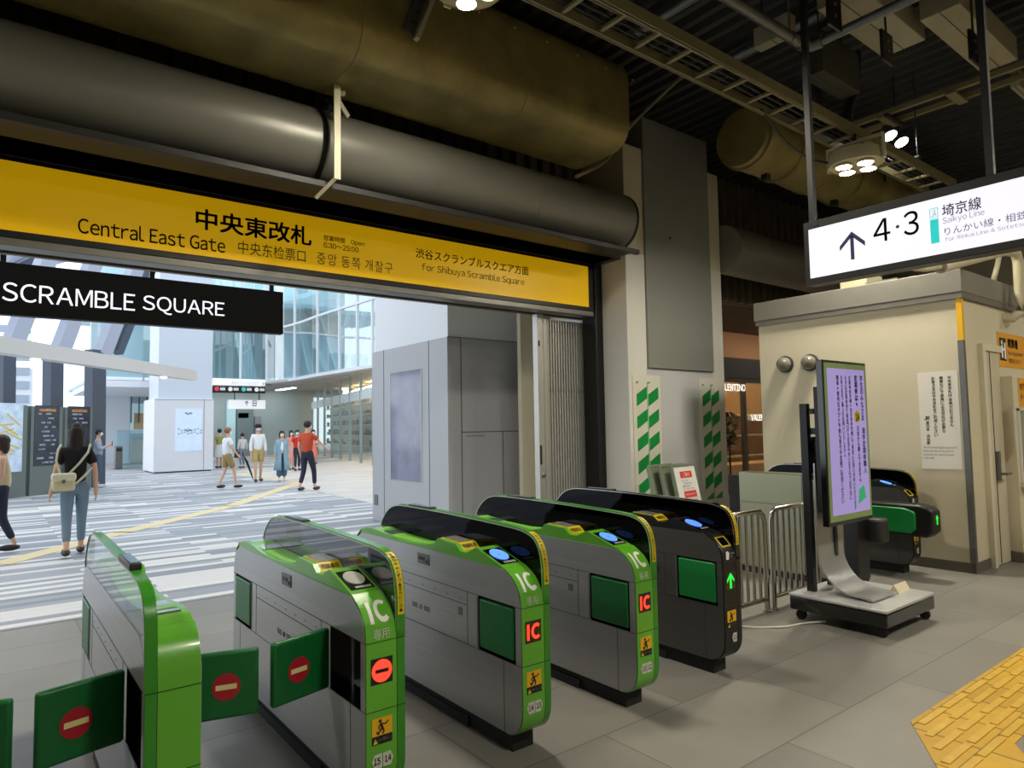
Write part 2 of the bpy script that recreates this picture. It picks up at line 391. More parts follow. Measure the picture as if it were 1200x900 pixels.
# ------------------------------------------------------------------ station office booth on the right
BX, BYY = 7.6, 2.5
struct('wall_booth', MB().box(BX, 14, BYY, 4.72, 0, 2.76), M_CREAM, bevel=0.006)
struct('booth_roof_band', MB().box(BX - 0.035, 14, BYY - 0.035, 4.76, 2.76, 2.99), mat('grey_roof_band', (122, 119, 110), 0.5, 0.1, noise=0.04), bevel=0.005)
struct('trim_4', MB().box(BX - 0.03, 14, BYY - 0.03, 4.74, 2.70, 2.76), mat('grey_roof_lip', (104, 101, 94), 0.5), smooth=0)
struct('baseboard_booth', MB().box(BX - 0.012, BX, BYY - 0.012, 4.72, 0, 0.1).box(BX, 8.0, BYY - 0.012, BYY, 0, 0.1).box(8.52, 14, BYY - 0.14, BYY, 0, 0.1), mat('grey_brown_baseboard', (96, 90, 80), 0.6), smooth=0)
cg = thing('corner_guard', 'steel corner guard with a yellow top on the booth corner', 'corner guard', (BX, BYY, 0))
MB().strip([(-0.012, 0.035), (-0.012, -0.012), (0.03, -0.012)], 'z', 0.1, 2.28, 0.006).build('steel_angle', M_GALV, cg, bevel=0)
MB().strip([(-0.013, 0.03), (-0.013, -0.013), (0.03, -0.013)], 'z', 2.28, 2.70, 0.006).build('yellow_angle', M_YELB, cg)
# door with frame and handle on the side towards the camera
dr = struct('door_1', MB().box(8.08, 8.52, BYY - 0.03, BYY, 0.01, 2.2), mat('booth_door_paint', (196, 189, 166), 0.5), smooth=0)
MB().box(8.0, 8.08, BYY - 0.05, BYY, 0.0, 2.27).box(8.08, 8.56, BYY - 0.05, BYY, 2.2, 2.27).build('door_frame', mat('door_frame_paint', (212, 206, 184), 0.5), dr, bevel=0.004)
MB().box(8.225, 8.235, BYY - 0.035, BYY - 0.03, 0.02, 2.2).build('door_gap', M_SEAM, dr, smooth=0)
hb = MB().box(8.235, 8.30, BYY - 0.06, BYY - 0.03, 0.86, 1.16).tube([(8.27, BYY - 0.05, 0.93), (8.27, BYY - 0.11, 0.93), (8.40, BYY - 0.11, 0.93)], 0.014)
tag(hb.build('door_handle', M_GALV, dr, bevel=0.004), 'steel lever door handle')
struct('wall_machine_front', MB().box(8.56, 14, BYY - 0.13, BYY, 0.1, 1.95), M_CREAM, bevel=0.005)

# ------------------------------------------------------------------ shops seen between column and booth
struct('shop_soffit', MB().box(8.82, 30, 6.96, 9.3, 3.6, 3.7), mat('slatted_brown_soffit', (150, 128, 104), 0.6), smooth=0)
sl = MB()
for i in range(18): sl.box(8.8, 30, 7.05 + i * 0.125, 7.11 + i * 0.125, 3.56, 3.6)
struct('soffit_slats', sl, mat('soffit_slat', (118, 100, 82), 0.5), smooth=0)

# ================================================================== TICKET GATES
GL, GW = 1.75, 0.172                               # gate length (into the picture) and width
SH = 0.135                                          # the tall hood starts here
CAP = [(0.0, 0.674), (0.01, 0.735), (0.035, 0.772), (0.061, 0.797), (0.126, 0.832)]
HOOD = [(0.0, 0.67), (0.0, 0.82), (0.008, 0.88), (0.022, 0.923), (0.045, 0.955), (0.073, 0.976), (0.12, 0.990), (0.171, 0.999), (0.31, 1.005), (0.537, 1.012), (0.973, 1.021), (1.369, 1.021),
        (1.46, 1.01), (1.522, 0.989), (1.58, 0.95), (1.622, 0.907), (1.645, 0.87), (1.66, 0.82)]
TRAY = [(0.121, 0.832), (0.348, 0.898), (0.365, 0.898), (0.44, 0.864), (0.500, 0.864), (0.545, 0.895), (0.724, 0.902), (0.762, 0.866), (0.85, 0.852), (1.0, 0.843), (1.10, 0.842), (1.27, 0.850), (1.40, 0.866), (1.503, 0.872), (1.60, 0.868), (1.66, 0.85)]
ZB, ZP0, ZP1 = 0.085, 0.412, 0.672                  # shell bottom, flap pocket
BOT = [(0.124, 0.085), (0.085, 0.09), (0.048, 0.105), (0.018, 0.14), (0.004, 0.18), (0.0, 0.22)]
def chaikin(P, k=2):
    for _ in range(k):
        Q = [P[0]]
        for a, b in zip(P, P[1:]):
            Q.append((a[0] * .75 + b[0] * .25, a[1] * .75 + b[1] * .25)); Q.append((a[0] * .25 + b[0] * .75, a[1] * .25 + b[1] * .75))
        Q.append(P[-1]); P = Q
    return P
CAP = chaikin(CAP, 1); HOOD = chaikin(HOOD, 1); BOT = chaikin(BOT, 1)
POCK = [(0.04, 0.335), (1.415, 1.71)]
def arc_fn(path):
    L = [0]
    for i in range(1, len(path)): L.append(L[-1] + math.dist(path[i], path[i - 1]))
    def f(t):
        t = max(0, min(L[-1] - 1e-6, t))
        for i in range(1, len(L)):
            if t <= L[i]:
                k = (t - L[i - 1]) / (L[i] - L[i - 1]); p, q = path[i - 1], path[i]
                d = (q[0] - p[0], q[1] - p[1]); l = math.hypot(*d)
                return (p[0] + d[0] * k, p[1] + d[1] * k, -d[1] / l, d[0] / l)
        return (*path[-1], 0, 1)
    return f, L[-1]
def flap(g, hinge, direc, sign, lab):
    """a swung-out flap: hinge point in gate coordinates, direc unit vector in plan"""
    d = Vector((direc[0], direc[1], 0)).normalized(); nrm = Vector((-d.y, d.x, 0)); 
    if (nrm.y > 0) != g['_turned']: nrm = -nrm
    Ln = 0.27; mb = MB(); c = Vector((hinge[0], hinge[1], (ZP0 + ZP1) / 2)) + d * (0.02 + Ln / 2)
    mb.obox(c, d, nrm, (0, 0, 1), Ln / 2, 0.016, 0.124)
    f = mb.build('flap', M_FLAP, g, bevel=0.012, seg=3); tag(f, lab)
    hb = MB().tube([(hinge[0], hinge[1], ZP0 + 0.01), (hinge[0], hinge[1], ZP1 - 0.01)], 0.011, 8); hb.build('hinge', M_DKM, f)
    if sign:
        U = Vector((0, 0, 1)).cross(nrm)
        cc = c + nrm * 0.0165 + d * 0.02 + Vector((0, 0, -0.005))
        disc(MB(), cc, U, (0, 0, 1), 0.05, 0.0015).build('no_entry_disc', M_RED, f, smooth=0)
        MB().obox(cc + nrm * 0.002, U, (0, 0, 1), nrm, 0.037, 0.0095, 0.0006).build('no_entry_bar', M_CREAMBAR, f, smooth=0)
    return f
def make_gate(loc, label, style='green', hoodtint=0.04, left_open=False, right_open=False, led='IC', reader=True, numbers=('14', '13'), plain=False, rz=0.0, group='ticket gates in a row', far_flap=True, wide=False):
    g = thing('ticket_gate', label, 'ticket gate', loc, group, rz); turned = rz != 0; g['_turned'] = turned
    gc, gd = (M_GREEN, M_GREEN_D) if style == 'green' else (M_BLK, M_BLK)
    # --- stainless body built round the flap pockets
    st = MB(); a, b = 0.004, GW - 0.003
    lower = [(p[0] + 0.002, p[1]) for p in BOT] + [(0.002, ZP0), (GL - 0.002, ZP0), (GL - 0.002, 0.2), (GL - 0.03, 0.12), (GL - 0.1, ZB)]
    st.prism(lower, 'x', 0.001, GW - 0.001)
    upper = [(0.002, ZP1)] + [(p[0] + 0.002, p[1] - 0.002) for p in CAP] + [(GL - 0.11, 0.832), (GL - 0.04, 0.80), (GL - 0.005, 0.73), (GL - 0.002, ZP1)]
    st.prism(upper, 'x', 0.001, GW - 0.001)
    st.box(0.052, GW - 0.052, 0.002, GL - 0.002, ZP0, ZP1)
    for (x0, x1) in ((0.001, 0.052), (GW - 0.052, GW - 0.001)):
        for (y0, y1) in ((0.002, POCK[0][0]), (POCK[0][1], POCK[1][0]), (POCK[1][1], GL - 0.002)): st.box(x0, x1, y0, y1, ZP0, ZP1)
    steel = M_STEEL if style == 'green' else mat('dark_stainless', (104, 103, 101), 0.42, 0.7, noise=0.06, nscale=3, stretch=(1, 0.2, 20))
    st.build('body', steel, g, smooth=30)
    # pockets: black lining, and the folded flap where it is closed
    for (xa_, xb_, x0, x1) in ((0.05, 0.0525, 0.002, 0.05), (GW - 0.0525, GW - 0.05, GW - 0.05, GW - 0.002)):
        for y0, y1 in POCK:
            MB().box(xa_, xb_, y0, y1, ZP0, ZP1).box(x0, x1, y0, y1, ZP0, ZP0 + 0.002).box(x0, x1, y0, y1, ZP1 - 0.002, ZP1).box(x0, x1, y0, y0 + 0.002, ZP0, ZP1).box(x0, x1, y1 - 0.002, y1, ZP0, ZP1).build('pocket_lining', M_BLKG, g, smooth=0)
    fm = M_FLAP if style == 'green' else M_FLAPB
    for side in (0, 1):
        for e, (y0, y1) in enumerate(POCK):
            opened = (e == 0 and ((side == 0 and left_open) or (side == 1 and right_open))) or (rz != 0 and e == 1 and ((side == 0 and left_open) or (side == 1 and right_open)))
            if rz != 0 and e == 0 and ((side == 0 and left_open) or (side == 1 and right_open)): opened = False
            xf = (-0.004, 0.03) if side == 0 else (GW - 0.03, GW + 0.004)
            if not opened:
                f = MB().box(xf[0], xf[1], y0 + 0.012, y1 - 0.012, ZP0 + 0.014, ZP1 - 0.012).build('flap', fm, g, bevel=0.008, seg=3)
                hy = y1 - 0.002 if e == 0 else y0 + 0.002
                MB().tube([(xf[0] + 0.008 if side == 0 else xf[1] - 0.008, hy + (0.008 if e == 0 else -0.008), ZP0 + 0.006), (xf[0] + 0.008 if side == 0 else xf[1] - 0.008, hy + (0.008 if e == 0 else -0.008), ZP1 - 0.006)], 0.007, 8).build('hinge', M_GALV, f)
            else:
                hx = 0.012 if side == 0 else GW - 0.012
                if rz == 0: flap(g, (hx, 0.345), ((-1, -0.27) if side == 0 else (1, -0.27)), True, 'swung-out green flap with a no-entry mark')
                else: flap(g, (hx, GL - 0.345), ((-1, 0.27) if side == 0 else (1, 0.27)), True, 'swung-out green flap with a no-entry mark')
    # seams and small fittings on both steel sides
    sm = MB()
    for xs in ((0.0, 0.001), (GW - 0.001, GW)):
        sm.box(*xs, 0.0, GL, ZP1 - 0.001, ZP1 + 0.0015).box(*xs, 0.0, GL, ZP0 - 0.0015, ZP0 + 0.001).box(*xs, 0.432, 1.33, 0.604, 0.607)
        for yv in (0.432, 1.33): sm.box(*xs, yv - 0.0015, yv + 0.0015, ZP0, ZP1)
        for yv in (0.134, GL - 0.134): sm.box(*xs, yv - 0.0012, yv + 0.0012, ZB, ZP0)
        for i, ys in enumerate((0.49, 0.62, 0.74, 0.87, 1.02, 1.16)): sm.box(*xs, ys, ys + 0.006, 0.628, 0.634)
    sm.build('panel_seams', M_SEAM, g, smooth=0)
    vg = MB()
    for k in range(5): vg.box(-0.0005, 0.001, 0.475, 0.515, 0.545 + k * 0.008, 0.549 + k * 0.008)
    vg.build('vent_grille', M_SEAM, g, smooth=0)
    for yv in (0.80, 0.93):
        vg = MB()
        for k in range(4): vg.box(-0.0005, 0.001, yv, yv + 0.06, 0.495 + k * 0.007, 0.498 + k * 0.007)
        vg.build('vent_grille', M_SEAM, g, smooth=0)
    MB().tube([(-0.0004, 0.895 + 0.012 * math.cos(t * PI / 4), 0.507 + 0.012 * math.sin(t * PI / 4)) for t in range(9)], 0.0016, 4).build('round_emblem', M_SEAM, g, smooth=0)
    lk = MB().box(-0.003, 0.001, 0.80, 0.925, 0.745, 0.803).build('lock_plate', M_GALV, g, bevel=0.003)
    MB().box(-0.005, -0.003, 0.845, 0.91, 0.768, 0.785).build('key_slot', M_BLK, lk, smooth=0)
    MB().tube([(-0.006, 0.822, 0.765), (-0.003, 0.822, 0.765)], 0.009, 10).build('lock_barrel', M_DKM, lk)
    # --- coloured end covers, front and rear
    wall = [(0.126, 0.832)] + CAP[::-1][1:] + BOT[::-1]
    for (x0, x1, mm, nm) in ((0.004, SH - 0.002, gc, 'front_cover'), (SH + 0.001, GW - 0.002, gd, 'hood_front')):
        pth = wall if nm == 'front_cover' else [(0.0, 0.69)] + BOT[::-1]
        c = MB().strip(pth, 'x', x0, x1, 0.005)
        o = c.build(nm, mm, g, smooth=50)
    rear = [(GL - p[0], p[1]) for p in BOT] + [(GL, ZP1), (GL - 0.005, 0.74), (GL - 0.035, 0.81), (GL - 0.09, 0.85)]
    rear = rear[:-4] + chaikin(rear[-4:], 2) if rz != 0 else rear
    MB().strip(rear, 'x', 0.004, SH - 0.002, 0.005).build('rear_cover', gc, g, smooth=50)
    MB().strip([(GL - p[0], p[1]) for p in BOT] + ([(GL, ZP1), (GL, 0.80), (GL - 0.004, 0.83)] if rz != 0 else [(GL, ZP1)]), 'x', SH + 0.001, GW - 0.002, 0.005).build('hood_rear', gd, g, smooth=50)
    for zz in (ZP0, ZP1):
        for ya_, yb_ in ((-0.0062, -0.004), (GL + 0.004, GL + 0.0062)): MB().box(0.003, GW - 0.001, ya_, yb_, zz - 0.0018, zz + 0.0008).build('cover_seam', mat('cover_seam', (22, 60, 14), 0.8) if style == 'green' else M_DKM, g, smooth=0)
    # --- top tray, sloping profile
    tp = [(0.121, 0.826)] + TRAY + [(1.69, 0.80)]
    MB().prism([(p[0], p[1]) for p in tp] , 'x', 0.006, SH).build('top_tray', gc, g, smooth=20)
    MB().prism([(0.86, 0.846), (1.0, 0.838), (1.27, 0.844), (1.5, 0.868), (1.5, 0.874), (1.27, 0.8525), (1.0, 0.8455), (0.86, 0.8535)], 'x', 0.03, SH - 0.001).build('tray_inset', mat('lime_tray_inset', (126, 200, 74), 0.4) if style == 'green' else M_BLKG, g, smooth=20)
    MB().prism([(1.3, 0.848), (1.56, 0.868), (1.56, 0.875), (1.3, 0.8595)], 'x', 0.028, SH - 0.001).build('tray_glass', mat('dark_tray_glass', (96, 108, 112), 0.08, 0.0, coat=1), g, smooth=20)
    # balance display with yellow surround
    dp = MB().prism([(0.500, 0.866), (0.546, 0.898), (0.722, 0.905), (0.722, 0.903), (0.546, 0.894), (0.502, 0.864)], 'x', 0.03, SH - 0.004).build('display_surround', M_YEL, g, smooth=20)
    MB().prism([(0.556, 0.9), (0.712, 0.906), (0.712, 0.9075), (0.556, 0.9005)], 'x', 0.038, SH - 0.012).build('display_screen', mat('grey_display', (132, 132, 118), 0.15, coat=0.5), dp, smooth=0)
    O = Vector((0.036, 0.499, 0.8667)); V = Vector((0, 0.046, 0.0325)).normalized()
    letters(MB(), '残額表示', O + V * 0.012, (1, 0, 0), V, 0.085, 0.03, bold=0.02).build('lettering', M_INK, dp, smooth=0)
    # reader on the slope
    S0 = Vector((0.012, 0.150, 0.8406)); SV = Vector((0, 0.227, 0.066)).normalized()
    rd = quad(MB(), S0 + Vector((0.006, 0, 0)) + SV * 0.012, (1, 0, 0), SV, 0.104, 0.165, 0.0025).build('reader_plate', M_BLKG, g, smooth=0)
    rm = M_BLUE if reader else mat('unlit_reader_disc', (176, 176, 172), 0.4)
    disc(MB(), S0 + Vector((0.058, 0, 0)) + SV * 0.106, (1, 0, 0), SV, 0.043, 0.006, ry=0.058).build('reader_disc', rm, rd, smooth=0)
    if reader: letters(MB(), 'IC', S0 + Vector((0.058, 0, 0)) + SV * 0.106, (1, 0, 0), SV, 0.018, 0.012, bold=0.03, lift=0.007, center=True).build('reader_mark', M_RED, rd, smooth=0)
    quad(MB(), S0 + Vector((0.03, 0, 0)) + SV * 0.018, (1, 0, 0), SV, 0.07, 0.016, 0.004).build('reader_label', mat('grey_label', (150, 152, 152), 0.4), rd, smooth=0)
    # --- hood: rim band, tinted pane, sensors; the coloured rim ends before the free glass end
    HD = HOOD if rz == 0 else [(GL - p[0], p[1]) for p in HOOD][::-1]
    rimp = [p for p in HD if (p[0] < 1.42 if rz == 0 else p[0] > GL - 1.42)]
    MB().strip(rimp, 'x', SH, GW, -0.005).build('hood_rim', gd if style == 'green' else M_BLKG, g, smooth=50)
    MB().strip(HD, 'x', *((SH - 0.0015, SH + 0.004) if rz == 0 else (GW - 0.004, GW + 0.0015)), 0.006).build('rim_trim', M_STEEL2 if style == 'black' else mat('pale_rim_edge', (176, 190, 160), 0.3, 0.4), g, smooth=50)
    pane = [(p[0] + (0.004 if p[0] < 0.8 else -0.004), p[1] - 0.004) for p in HD]
    pm = glass('clear_hood_pane', (0.80, 0.86, 0.88), 0.10) if hoodtint > 0.6 else (glass('smoked_hood_pane', (0.34, 0.35, 0.38), 0.10) if hoodtint > 0.2 else glass('black_hood_pane', (0.010, 0.010, 0.012), 0.01, rough=0.05, glosscol=(0.55, 0.55, 0.6)))
    MB().prism(pane, 'x', *((SH + 0.001, SH + 0.004) if rz == 0 else (GW - 0.005, GW - 0.002))).build('hood_pane', pm, g, smooth=0)
    s0_, s1_ = (1.00, 1.27) if rz == 0 else (1.18, 1.44)
    sn = MB().box(SH - 0.003, GW + 0.001, s0_, s1_, 1.008 if rz else 1.02, 1.034).build('top_sensor', M_DKM, g, bevel=0.005)
    MB().box(SH + 0.002, GW - 0.006, s0_ + 0.02, s1_ - 0.02, 1.034, 1.0355).build('sensor_lens', M_CHROME, sn, smooth=0)
    (MB().box(SH + 0.006, GW - 0.006, 1.10, 1.27, 0.915, 0.975).box(SH + 0.006, GW - 0.006, 1.15, 1.21, 0.88, 0.915) if rz == 0 else MB().box(SH + 0.008, GW - 0.008, 0.16, 0.20, 0.87, 0.97)).build('inner_sensor', M_BLK, g, bevel=0.003)
    MB().box(SH + 0.005, GW - 0.004, 0.006, GL - 0.1, 0.832, 0.838).build('hood_floor', M_BLK, g, smooth=0)
    # caution strip wrapped on the hood edge
    fh, lh = arc_fn(HOOD)
    if not plain:
        c = MB(); nseg = 12; t0, t1 = 0.09, 0.36
        for i in range(nseg):
            ta = t0 + (t1 - t0) * i / nseg; tb = t0 + (t1 - t0) * (i + 1) / nseg
            A, Bq = fh(ta), fh(tb)
            o = 0.0058; P = [(x_, p[0] + p[2] * o, p[1] + p[3] * o) for p in (A, Bq) for x_ in (SH + 0.005, GW - 0.003)]
            c.add(P, [(0, 1, 3, 2)])
        cst = c.build('caution_strip', M_YEL, g, smooth=50)
        def capf(s, t):
            p = fh(s); o = 0.0066; return (t, p[0] + p[2] * o, p[1] + p[3] * o)
        # text runs along the strip, reading upward
        txt = MB()
        for j, ch in enumerate('お通りは一人ずつ▲足元にご注意'):
            v2, f2, w2, h2 = glyphs(ch, 0.02)
            ts = t1 - 0.012 - (j + 1) * 0.0165
            if ts < t0: break
            P = [capf(ts + (y / max(h2, 0.3)) * 0.013, SH + 0.011 + (x_ / max(w2, 0.3)) * 0.015) for x_, y in v2]
            txt.add(P, f2)
        txt.build('lettering', mat('brown_ink', (90, 50, 20), 0.6), cst, smooth=0)
    if not plain:
        fc, lc = arc_fn(CAP[:])
        def fr(s, t, o=0.0062):
            p = fc(t); return (s, p[0] + p[2] * o, p[1] + p[3] * o)
        if style == 'green':
            bent('IC', fr, 0.030, 0.112, 0.065, 0.163, bold=0.045, cuts=10).build('large_lettering', M_WHITE, g, smooth=0)
            bent('専用', fr, 0.036, 0.104, 0.006, 0.046, bold=0.01, cuts=4).build('lettering', M_WHITE, g, smooth=0)
        else:
            # ticket slot with yellow rim, mark below
            sl = MB(); q = [fr(0.03, 0.085, 0.008), fr(0.112, 0.085, 0.008), fr(0.112, 0.150, 0.008), fr(0.03, 0.150, 0.008)]
            sl.tube(q + [q[0]], 0.005, 6); so = sl.build('ticket_slot_rim', M_YEL, g)
            MB().add([fr(0.04, 0.09, 0.0085), fr(0.104, 0.09, 0.0085), fr(0.104, 0.145, 0.0085), fr(0.04, 0.145, 0.0085)], [(0, 1, 2, 3)]).build('slot_mouth', M_BLKG, so, smooth=0)
            MB().prism([(0.035, 0.685), (0.06, 0.685), (0.066, 0.72), (0.05, 0.735), (0.032, 0.73)], 'y', -0.007, -0.0055).build('hand_mark', M_WHITE, g, smooth=0)
            letters(MB(), 'きっぷ\nIC', (0.078, -0.0056, 0.695), (1, 0, 0), (0, 0, 1), 0.038, 0.03).build('lettering', M_WHITE, g, smooth=0)
        # LED field
        Fy = -0.0058; U = (1, 0, 0); Vz = (0, 0, 1)
        ld = MB().box(0.022, 0.115, Fy - 0.001, Fy + 0.002, 0.512, 0.61).build('led_display', M_BLKG, g, smooth=0)
        if led == 'IC': letters(MB(), 'IC', (0.03, Fy - 0.001, 0.525), U, Vz, 0.076, 0.072, bold=0.06).build('led_sign', M_LED_RED, ld, smooth=0)
        elif led == 'STOP':
            disc(MB(), (0.0685, Fy - 0.001, 0.561), U, Vz, 0.043, 0.001).build('led_sign', M_LED_RED, ld, smooth=0)
            MB().box(0.04, 0.097, Fy - 0.0035, Fy - 0.001, 0.554, 0.568).build('led_bar', M_BLK, ld, smooth=0)
        else:
            MB().prism([(0.0685, 0.606), (0.104, 0.566), (0.104, 0.55), (0.078, 0.575), (0.078, 0.514), (0.059, 0.514), (0.059, 0.575), (0.033, 0.55), (0.033, 0.566)], 'y', Fy - 0.003, Fy - 0.001).build('led_sign', M_LED_GRN, ld, smooth=0)
        # running-figure warning
        ws = MB().box(0.026, 0.112, Fy - 0.001, Fy + 0.002, 0.318, 0.384).build('warning_sticker', M_YELB, g, smooth=0)
        MB().box(0.026, 0.112, Fy - 0.001, Fy + 0.002, 0.286, 0.318).build('sticker_footer', M_BLK, ws, smooth=0)
        q = MB(); y_ = Fy - 0.002
        disc(q, (0.060, y_ + 0.001, 0.372), U, Vz, 0.0065, 0.001, 12)
        for a_, b_, r_w in (((0.062, 0.364), (0.070, 0.344), 0.006), ((0.064, 0.362), (0.083, 0.358), 0.003), ((0.083, 0.358), (0.095, 0.368), 0.003), ((0.062, 0.360), (0.052, 0.350), 0.003), ((0.052, 0.350), (0.058, 0.342), 0.0026),
                            ((0.069, 0.345), (0.058, 0.334), 0.004), ((0.058, 0.334), (0.048, 0.324), 0.0034), ((0.071, 0.345), (0.076, 0.332), 0.004), ((0.076, 0.332), (0.070, 0.322), 0.0034), ((0.045, 0.335), (0.055, 0.325), 0.004)):
            q.tube([(a_[0], y_, a_[1]), (b_[0], y_, b_[1])], r_w * 0.8, 6)
        q.build('running_figure', M_INK, ws, smooth=0)
        MB().prism([(0.030, 0.290), (0.050, 0.290), (0.040, 0.310)], 'y', Fy - 0.002, Fy - 0.001).build('warning_triangle', M_YEL, ws, smooth=0)
        letters(MB(), '駆け込み注意', (0.054, Fy - 0.001, 0.297), U, Vz, 0.055, 0.014, bold=0.02).build('lettering', M_WHITE, ws, smooth=0)
        # lane numbers
        n_ = len(numbers)
        for i, t in enumerate(numbers):
            cx = 0.047 + i * 0.046 if n_ == 2 else 0.09
            sgn = -1 if i == 0 else 1
            poly = [(cx - sgn * 0.021, 0.250), (cx + sgn * 0.012, 0.250), (cx + sgn * 0.023, 0.225), (cx + sgn * 0.012, 0.198), (cx - sgn * 0.021, 0.198)]
            nb = MB().prism(poly, 'y', Fy - 0.0015, Fy).build('lane_number', mat('pale_number_plate', (206, 210, 200), 0.5), g, smooth=0)
            letters(MB(), t, (cx - 0.015, Fy - 0.0016, 0.213), U, Vz, 0.028, 0.025, bold=0.025).build('number', M_INK, nb, smooth=0)
    del g['_turned']
    # black foot
    MB().box(0.02, GW - 0.03, 0.10, GL - 0.1, 0, ZB).box(0.008, GW - 0.012, 0.45, GL - 0.08, 0, 0.05).box(0.012, GW - 0.016, 0.1, GL - 0.08, 0.072, ZB).build('foot', M_RUB, g, smooth=0)
    return g
GY = 2.45
make_gate((1.168, GY, 0), 'green IC ticket gate numbered 15 14, flap swung out, red no-entry light on its end', hoodtint=0.4, left_open=True, led='STOP', reader=False, numbers=('15', '14'), group=None)
make_gate((1.933, GY, 0), 'green IC ticket gate numbered 14 13, red IC light and lit blue reader', numbers=('14', '13'), group=None)
make_gate((2.698, GY, 0), 'green IC ticket gate numbered 13 12, between the 14 13 gate and the black gate', numbers=('13', '12'), group=None)
make_gate((3.463, GY, 0), 'black ticket gate with green arrow light beside the steel railings', style='black', led='ARROW', numbers=('12',), group=None)
# the leftmost visible gate faces the other way: same machine turned by half a turn
make_gate((0.412 + GW, GY + GL, 0), 'green gate at the left, clear hood, two flaps out, plain end towards us', hoodtint=0.8, left_open=True, right_open=True, plain=True, rz=PI, group=None)
make_gate((-0.353 + GW, GY + GL, 0), 'ticket gate mostly outside the left picture edge, only its no-entry flap showing', hoodtint=0.8, left_open=True, right_open=False, plain=True, rz=PI, group=None)

# ================================================================== OVERHEAD
M_DUCT = mat('grimy_khaki_duct_wrap', (146, 132, 82), 0.45, 0.4, noise=0.32, nscale=2.2, bump=1.0, bscale=5)
M_PIPE = mat('grey_painted_pipe', (128, 127, 118), 0.38, 0.25, noise=0.06, nscale=1.5)
M_CBOX = mat('beige_ceiling_box', (158, 150, 122), 0.6, noise=0.06)
M_LADD = mat('cream_galvanised_ladder', (150, 140, 104), 0.5, 0.35, noise=0.08)
def rr(y0, y1, z0, z1, r, k=6):
    P = []
    for cy_, cz_, a0 in ((y1 - r, z1 - r, 0), (y0 + r, z1 - r, 90), (y0 + r, z0 + r, 180), (y1 - r, z0 + r, 270)):
        for i in range(k + 1):
            a = math.radians(a0 + 90 * i / k); P.append((cy_ + r * math.cos(a), cz_ + r * math.sin(a)))
    return P
# main pipe over the sign (continues behind the column)
mp = thing('ventilation_pipe', 'large round grey pipe running above the yellow gate sign', 'pipe', (-9, 6.05, 4.155))
def pipe_mb(x0, x1, r):
    m = MB(); m.lathe([(0.001, x0), (r, x0), (r, x1), (0.001, x1)], (0, 6.05, 4.155), 40, (1, 0, 0)); return m
pipe_mb(-9.5, 6.52, 0.363).build('pipe_run', M_PIPE, mp, world=True, smooth=40)
for xx in (-4.5, -0.6, 2.32, 4.9): pipe_mb(xx, xx + 0.05, 0.366).build('pipe_joint', M_PIPE if xx != 2.32 else M_RUB, mp, world=True, smooth=40)
MB().lathe([(0.36, 6.50), (0.375, 6.50), (0.375, 6.53), (0.36, 6.53)], (0, 6.05, 4.155), 40, (1, 0, 0)).build('end_flange', M_DKM, mp, world=True)
mp2 = thing('ventilation_pipe', 'round grey pipe stretch right of the column, above the booth roof', 'pipe', (9, 6.05, 4.155))
pipe_mb(8.80, 14.9, 0.363).build('pipe_run', M_PIPE, mp2, world=True, smooth=40)
pipe_mb(9.6, 9.64, 0.367).build('pipe_joint', M_PIPE, mp2, world=True, smooth=40)
# grey cover ledges under the pipe
M_DLED = mat('dark_grey_sheet', (46, 46, 45), 0.5, 0.3)
lg = thing('pipe_shelf', 'long grey ledge of folded sheet under the round pipe', 'ledge', (-9, 5.9, 3.72))
MB().box(-10, 6.5, 5.72, 6.5, 3.70, 3.74).build('upper_ledge', M_DLED, lg, world=True, bevel=0.006)
MB().box(-10, 6.5, 5.66, 5.72, 3.66, 3.72).build('lower_ledge', M_DLED, lg, world=True, bevel=0.006)
# big wrapped duct
bd = thing('insulated_duct', 'huge khaki wrapped duct hanging above the round pipe', 'duct', (-9, 5.4, 4.6))
sec = rr(4.93, 5.98, 4.58, 5.60, 0.26)
MB().prism(sec, 'x', -9.5, 5.55).build('duct_body', M_DUCT, bd, world=True, smooth=40)
for xx in (-3.0, 0.2, 2.35, 4.1): MB().prism(rr(4.925, 5.985, 4.575, 5.605, 0.262), 'x', xx, xx + 0.012).build('duct_seam', M_DUCT, bd, world=True, smooth=40)
for i in range(12): MB().lathe([(0.014, 0), (0.014, 0.006), (0.004, 0.012)], (1.0 + i * 0.42, 4.93, 5.36), 8, (0, -1, 0)).build('rivet', mat('pale_rivet', (190, 186, 170), 0.4, 0.4), bd, world=True)
# duct stretch on the right of the column
rd_ = thing('insulated_duct', 'khaki round duct with ribs, right of the grey steel column', 'duct', (7, 4.75, 5.0))
m = MB(); prof = [(0.001, 7.42), (0.36, 7.42), (0.37, 7.6), (0.375, 7.9), (0.36, 8.2), (0.37, 8.6), (0.38, 8.8), (0.365, 9.6), (0.36, 10.4), (0.35, 12.5), (0.001, 12.5)]
m.lathe(prof, (0, 4.75, 5.10), 32, (1, 0, 0)).build('duct_body', M_DUCT, rd_, world=True, smooth=50)
for xx in (7.5, 8.25, 9.05, 9.9): MB().lathe([(0.375, xx), (0.392, xx), (0.392, xx + 0.05), (0.375, xx + 0.05)], (0, 4.75, 5.10), 32, (1, 0, 0)).build('duct_rib', M_DUCT, rd_, world=True)
for xx in (7.9, 9.7): MB().box(xx, xx + 0.09, 4.70, 4.78, 4.66, 4.75).build('support_foot', M_BLK, rd_, world=True)
for xx in (8.4, 10.6): MB().box(xx, xx + 0.03, 4.37, 4.39, 5.1, CZ).box(xx, xx + 0.03, 5.11, 5.13, 5.1, CZ).build('hanger_strap', M_DKM, rd_, world=True, smooth=0)
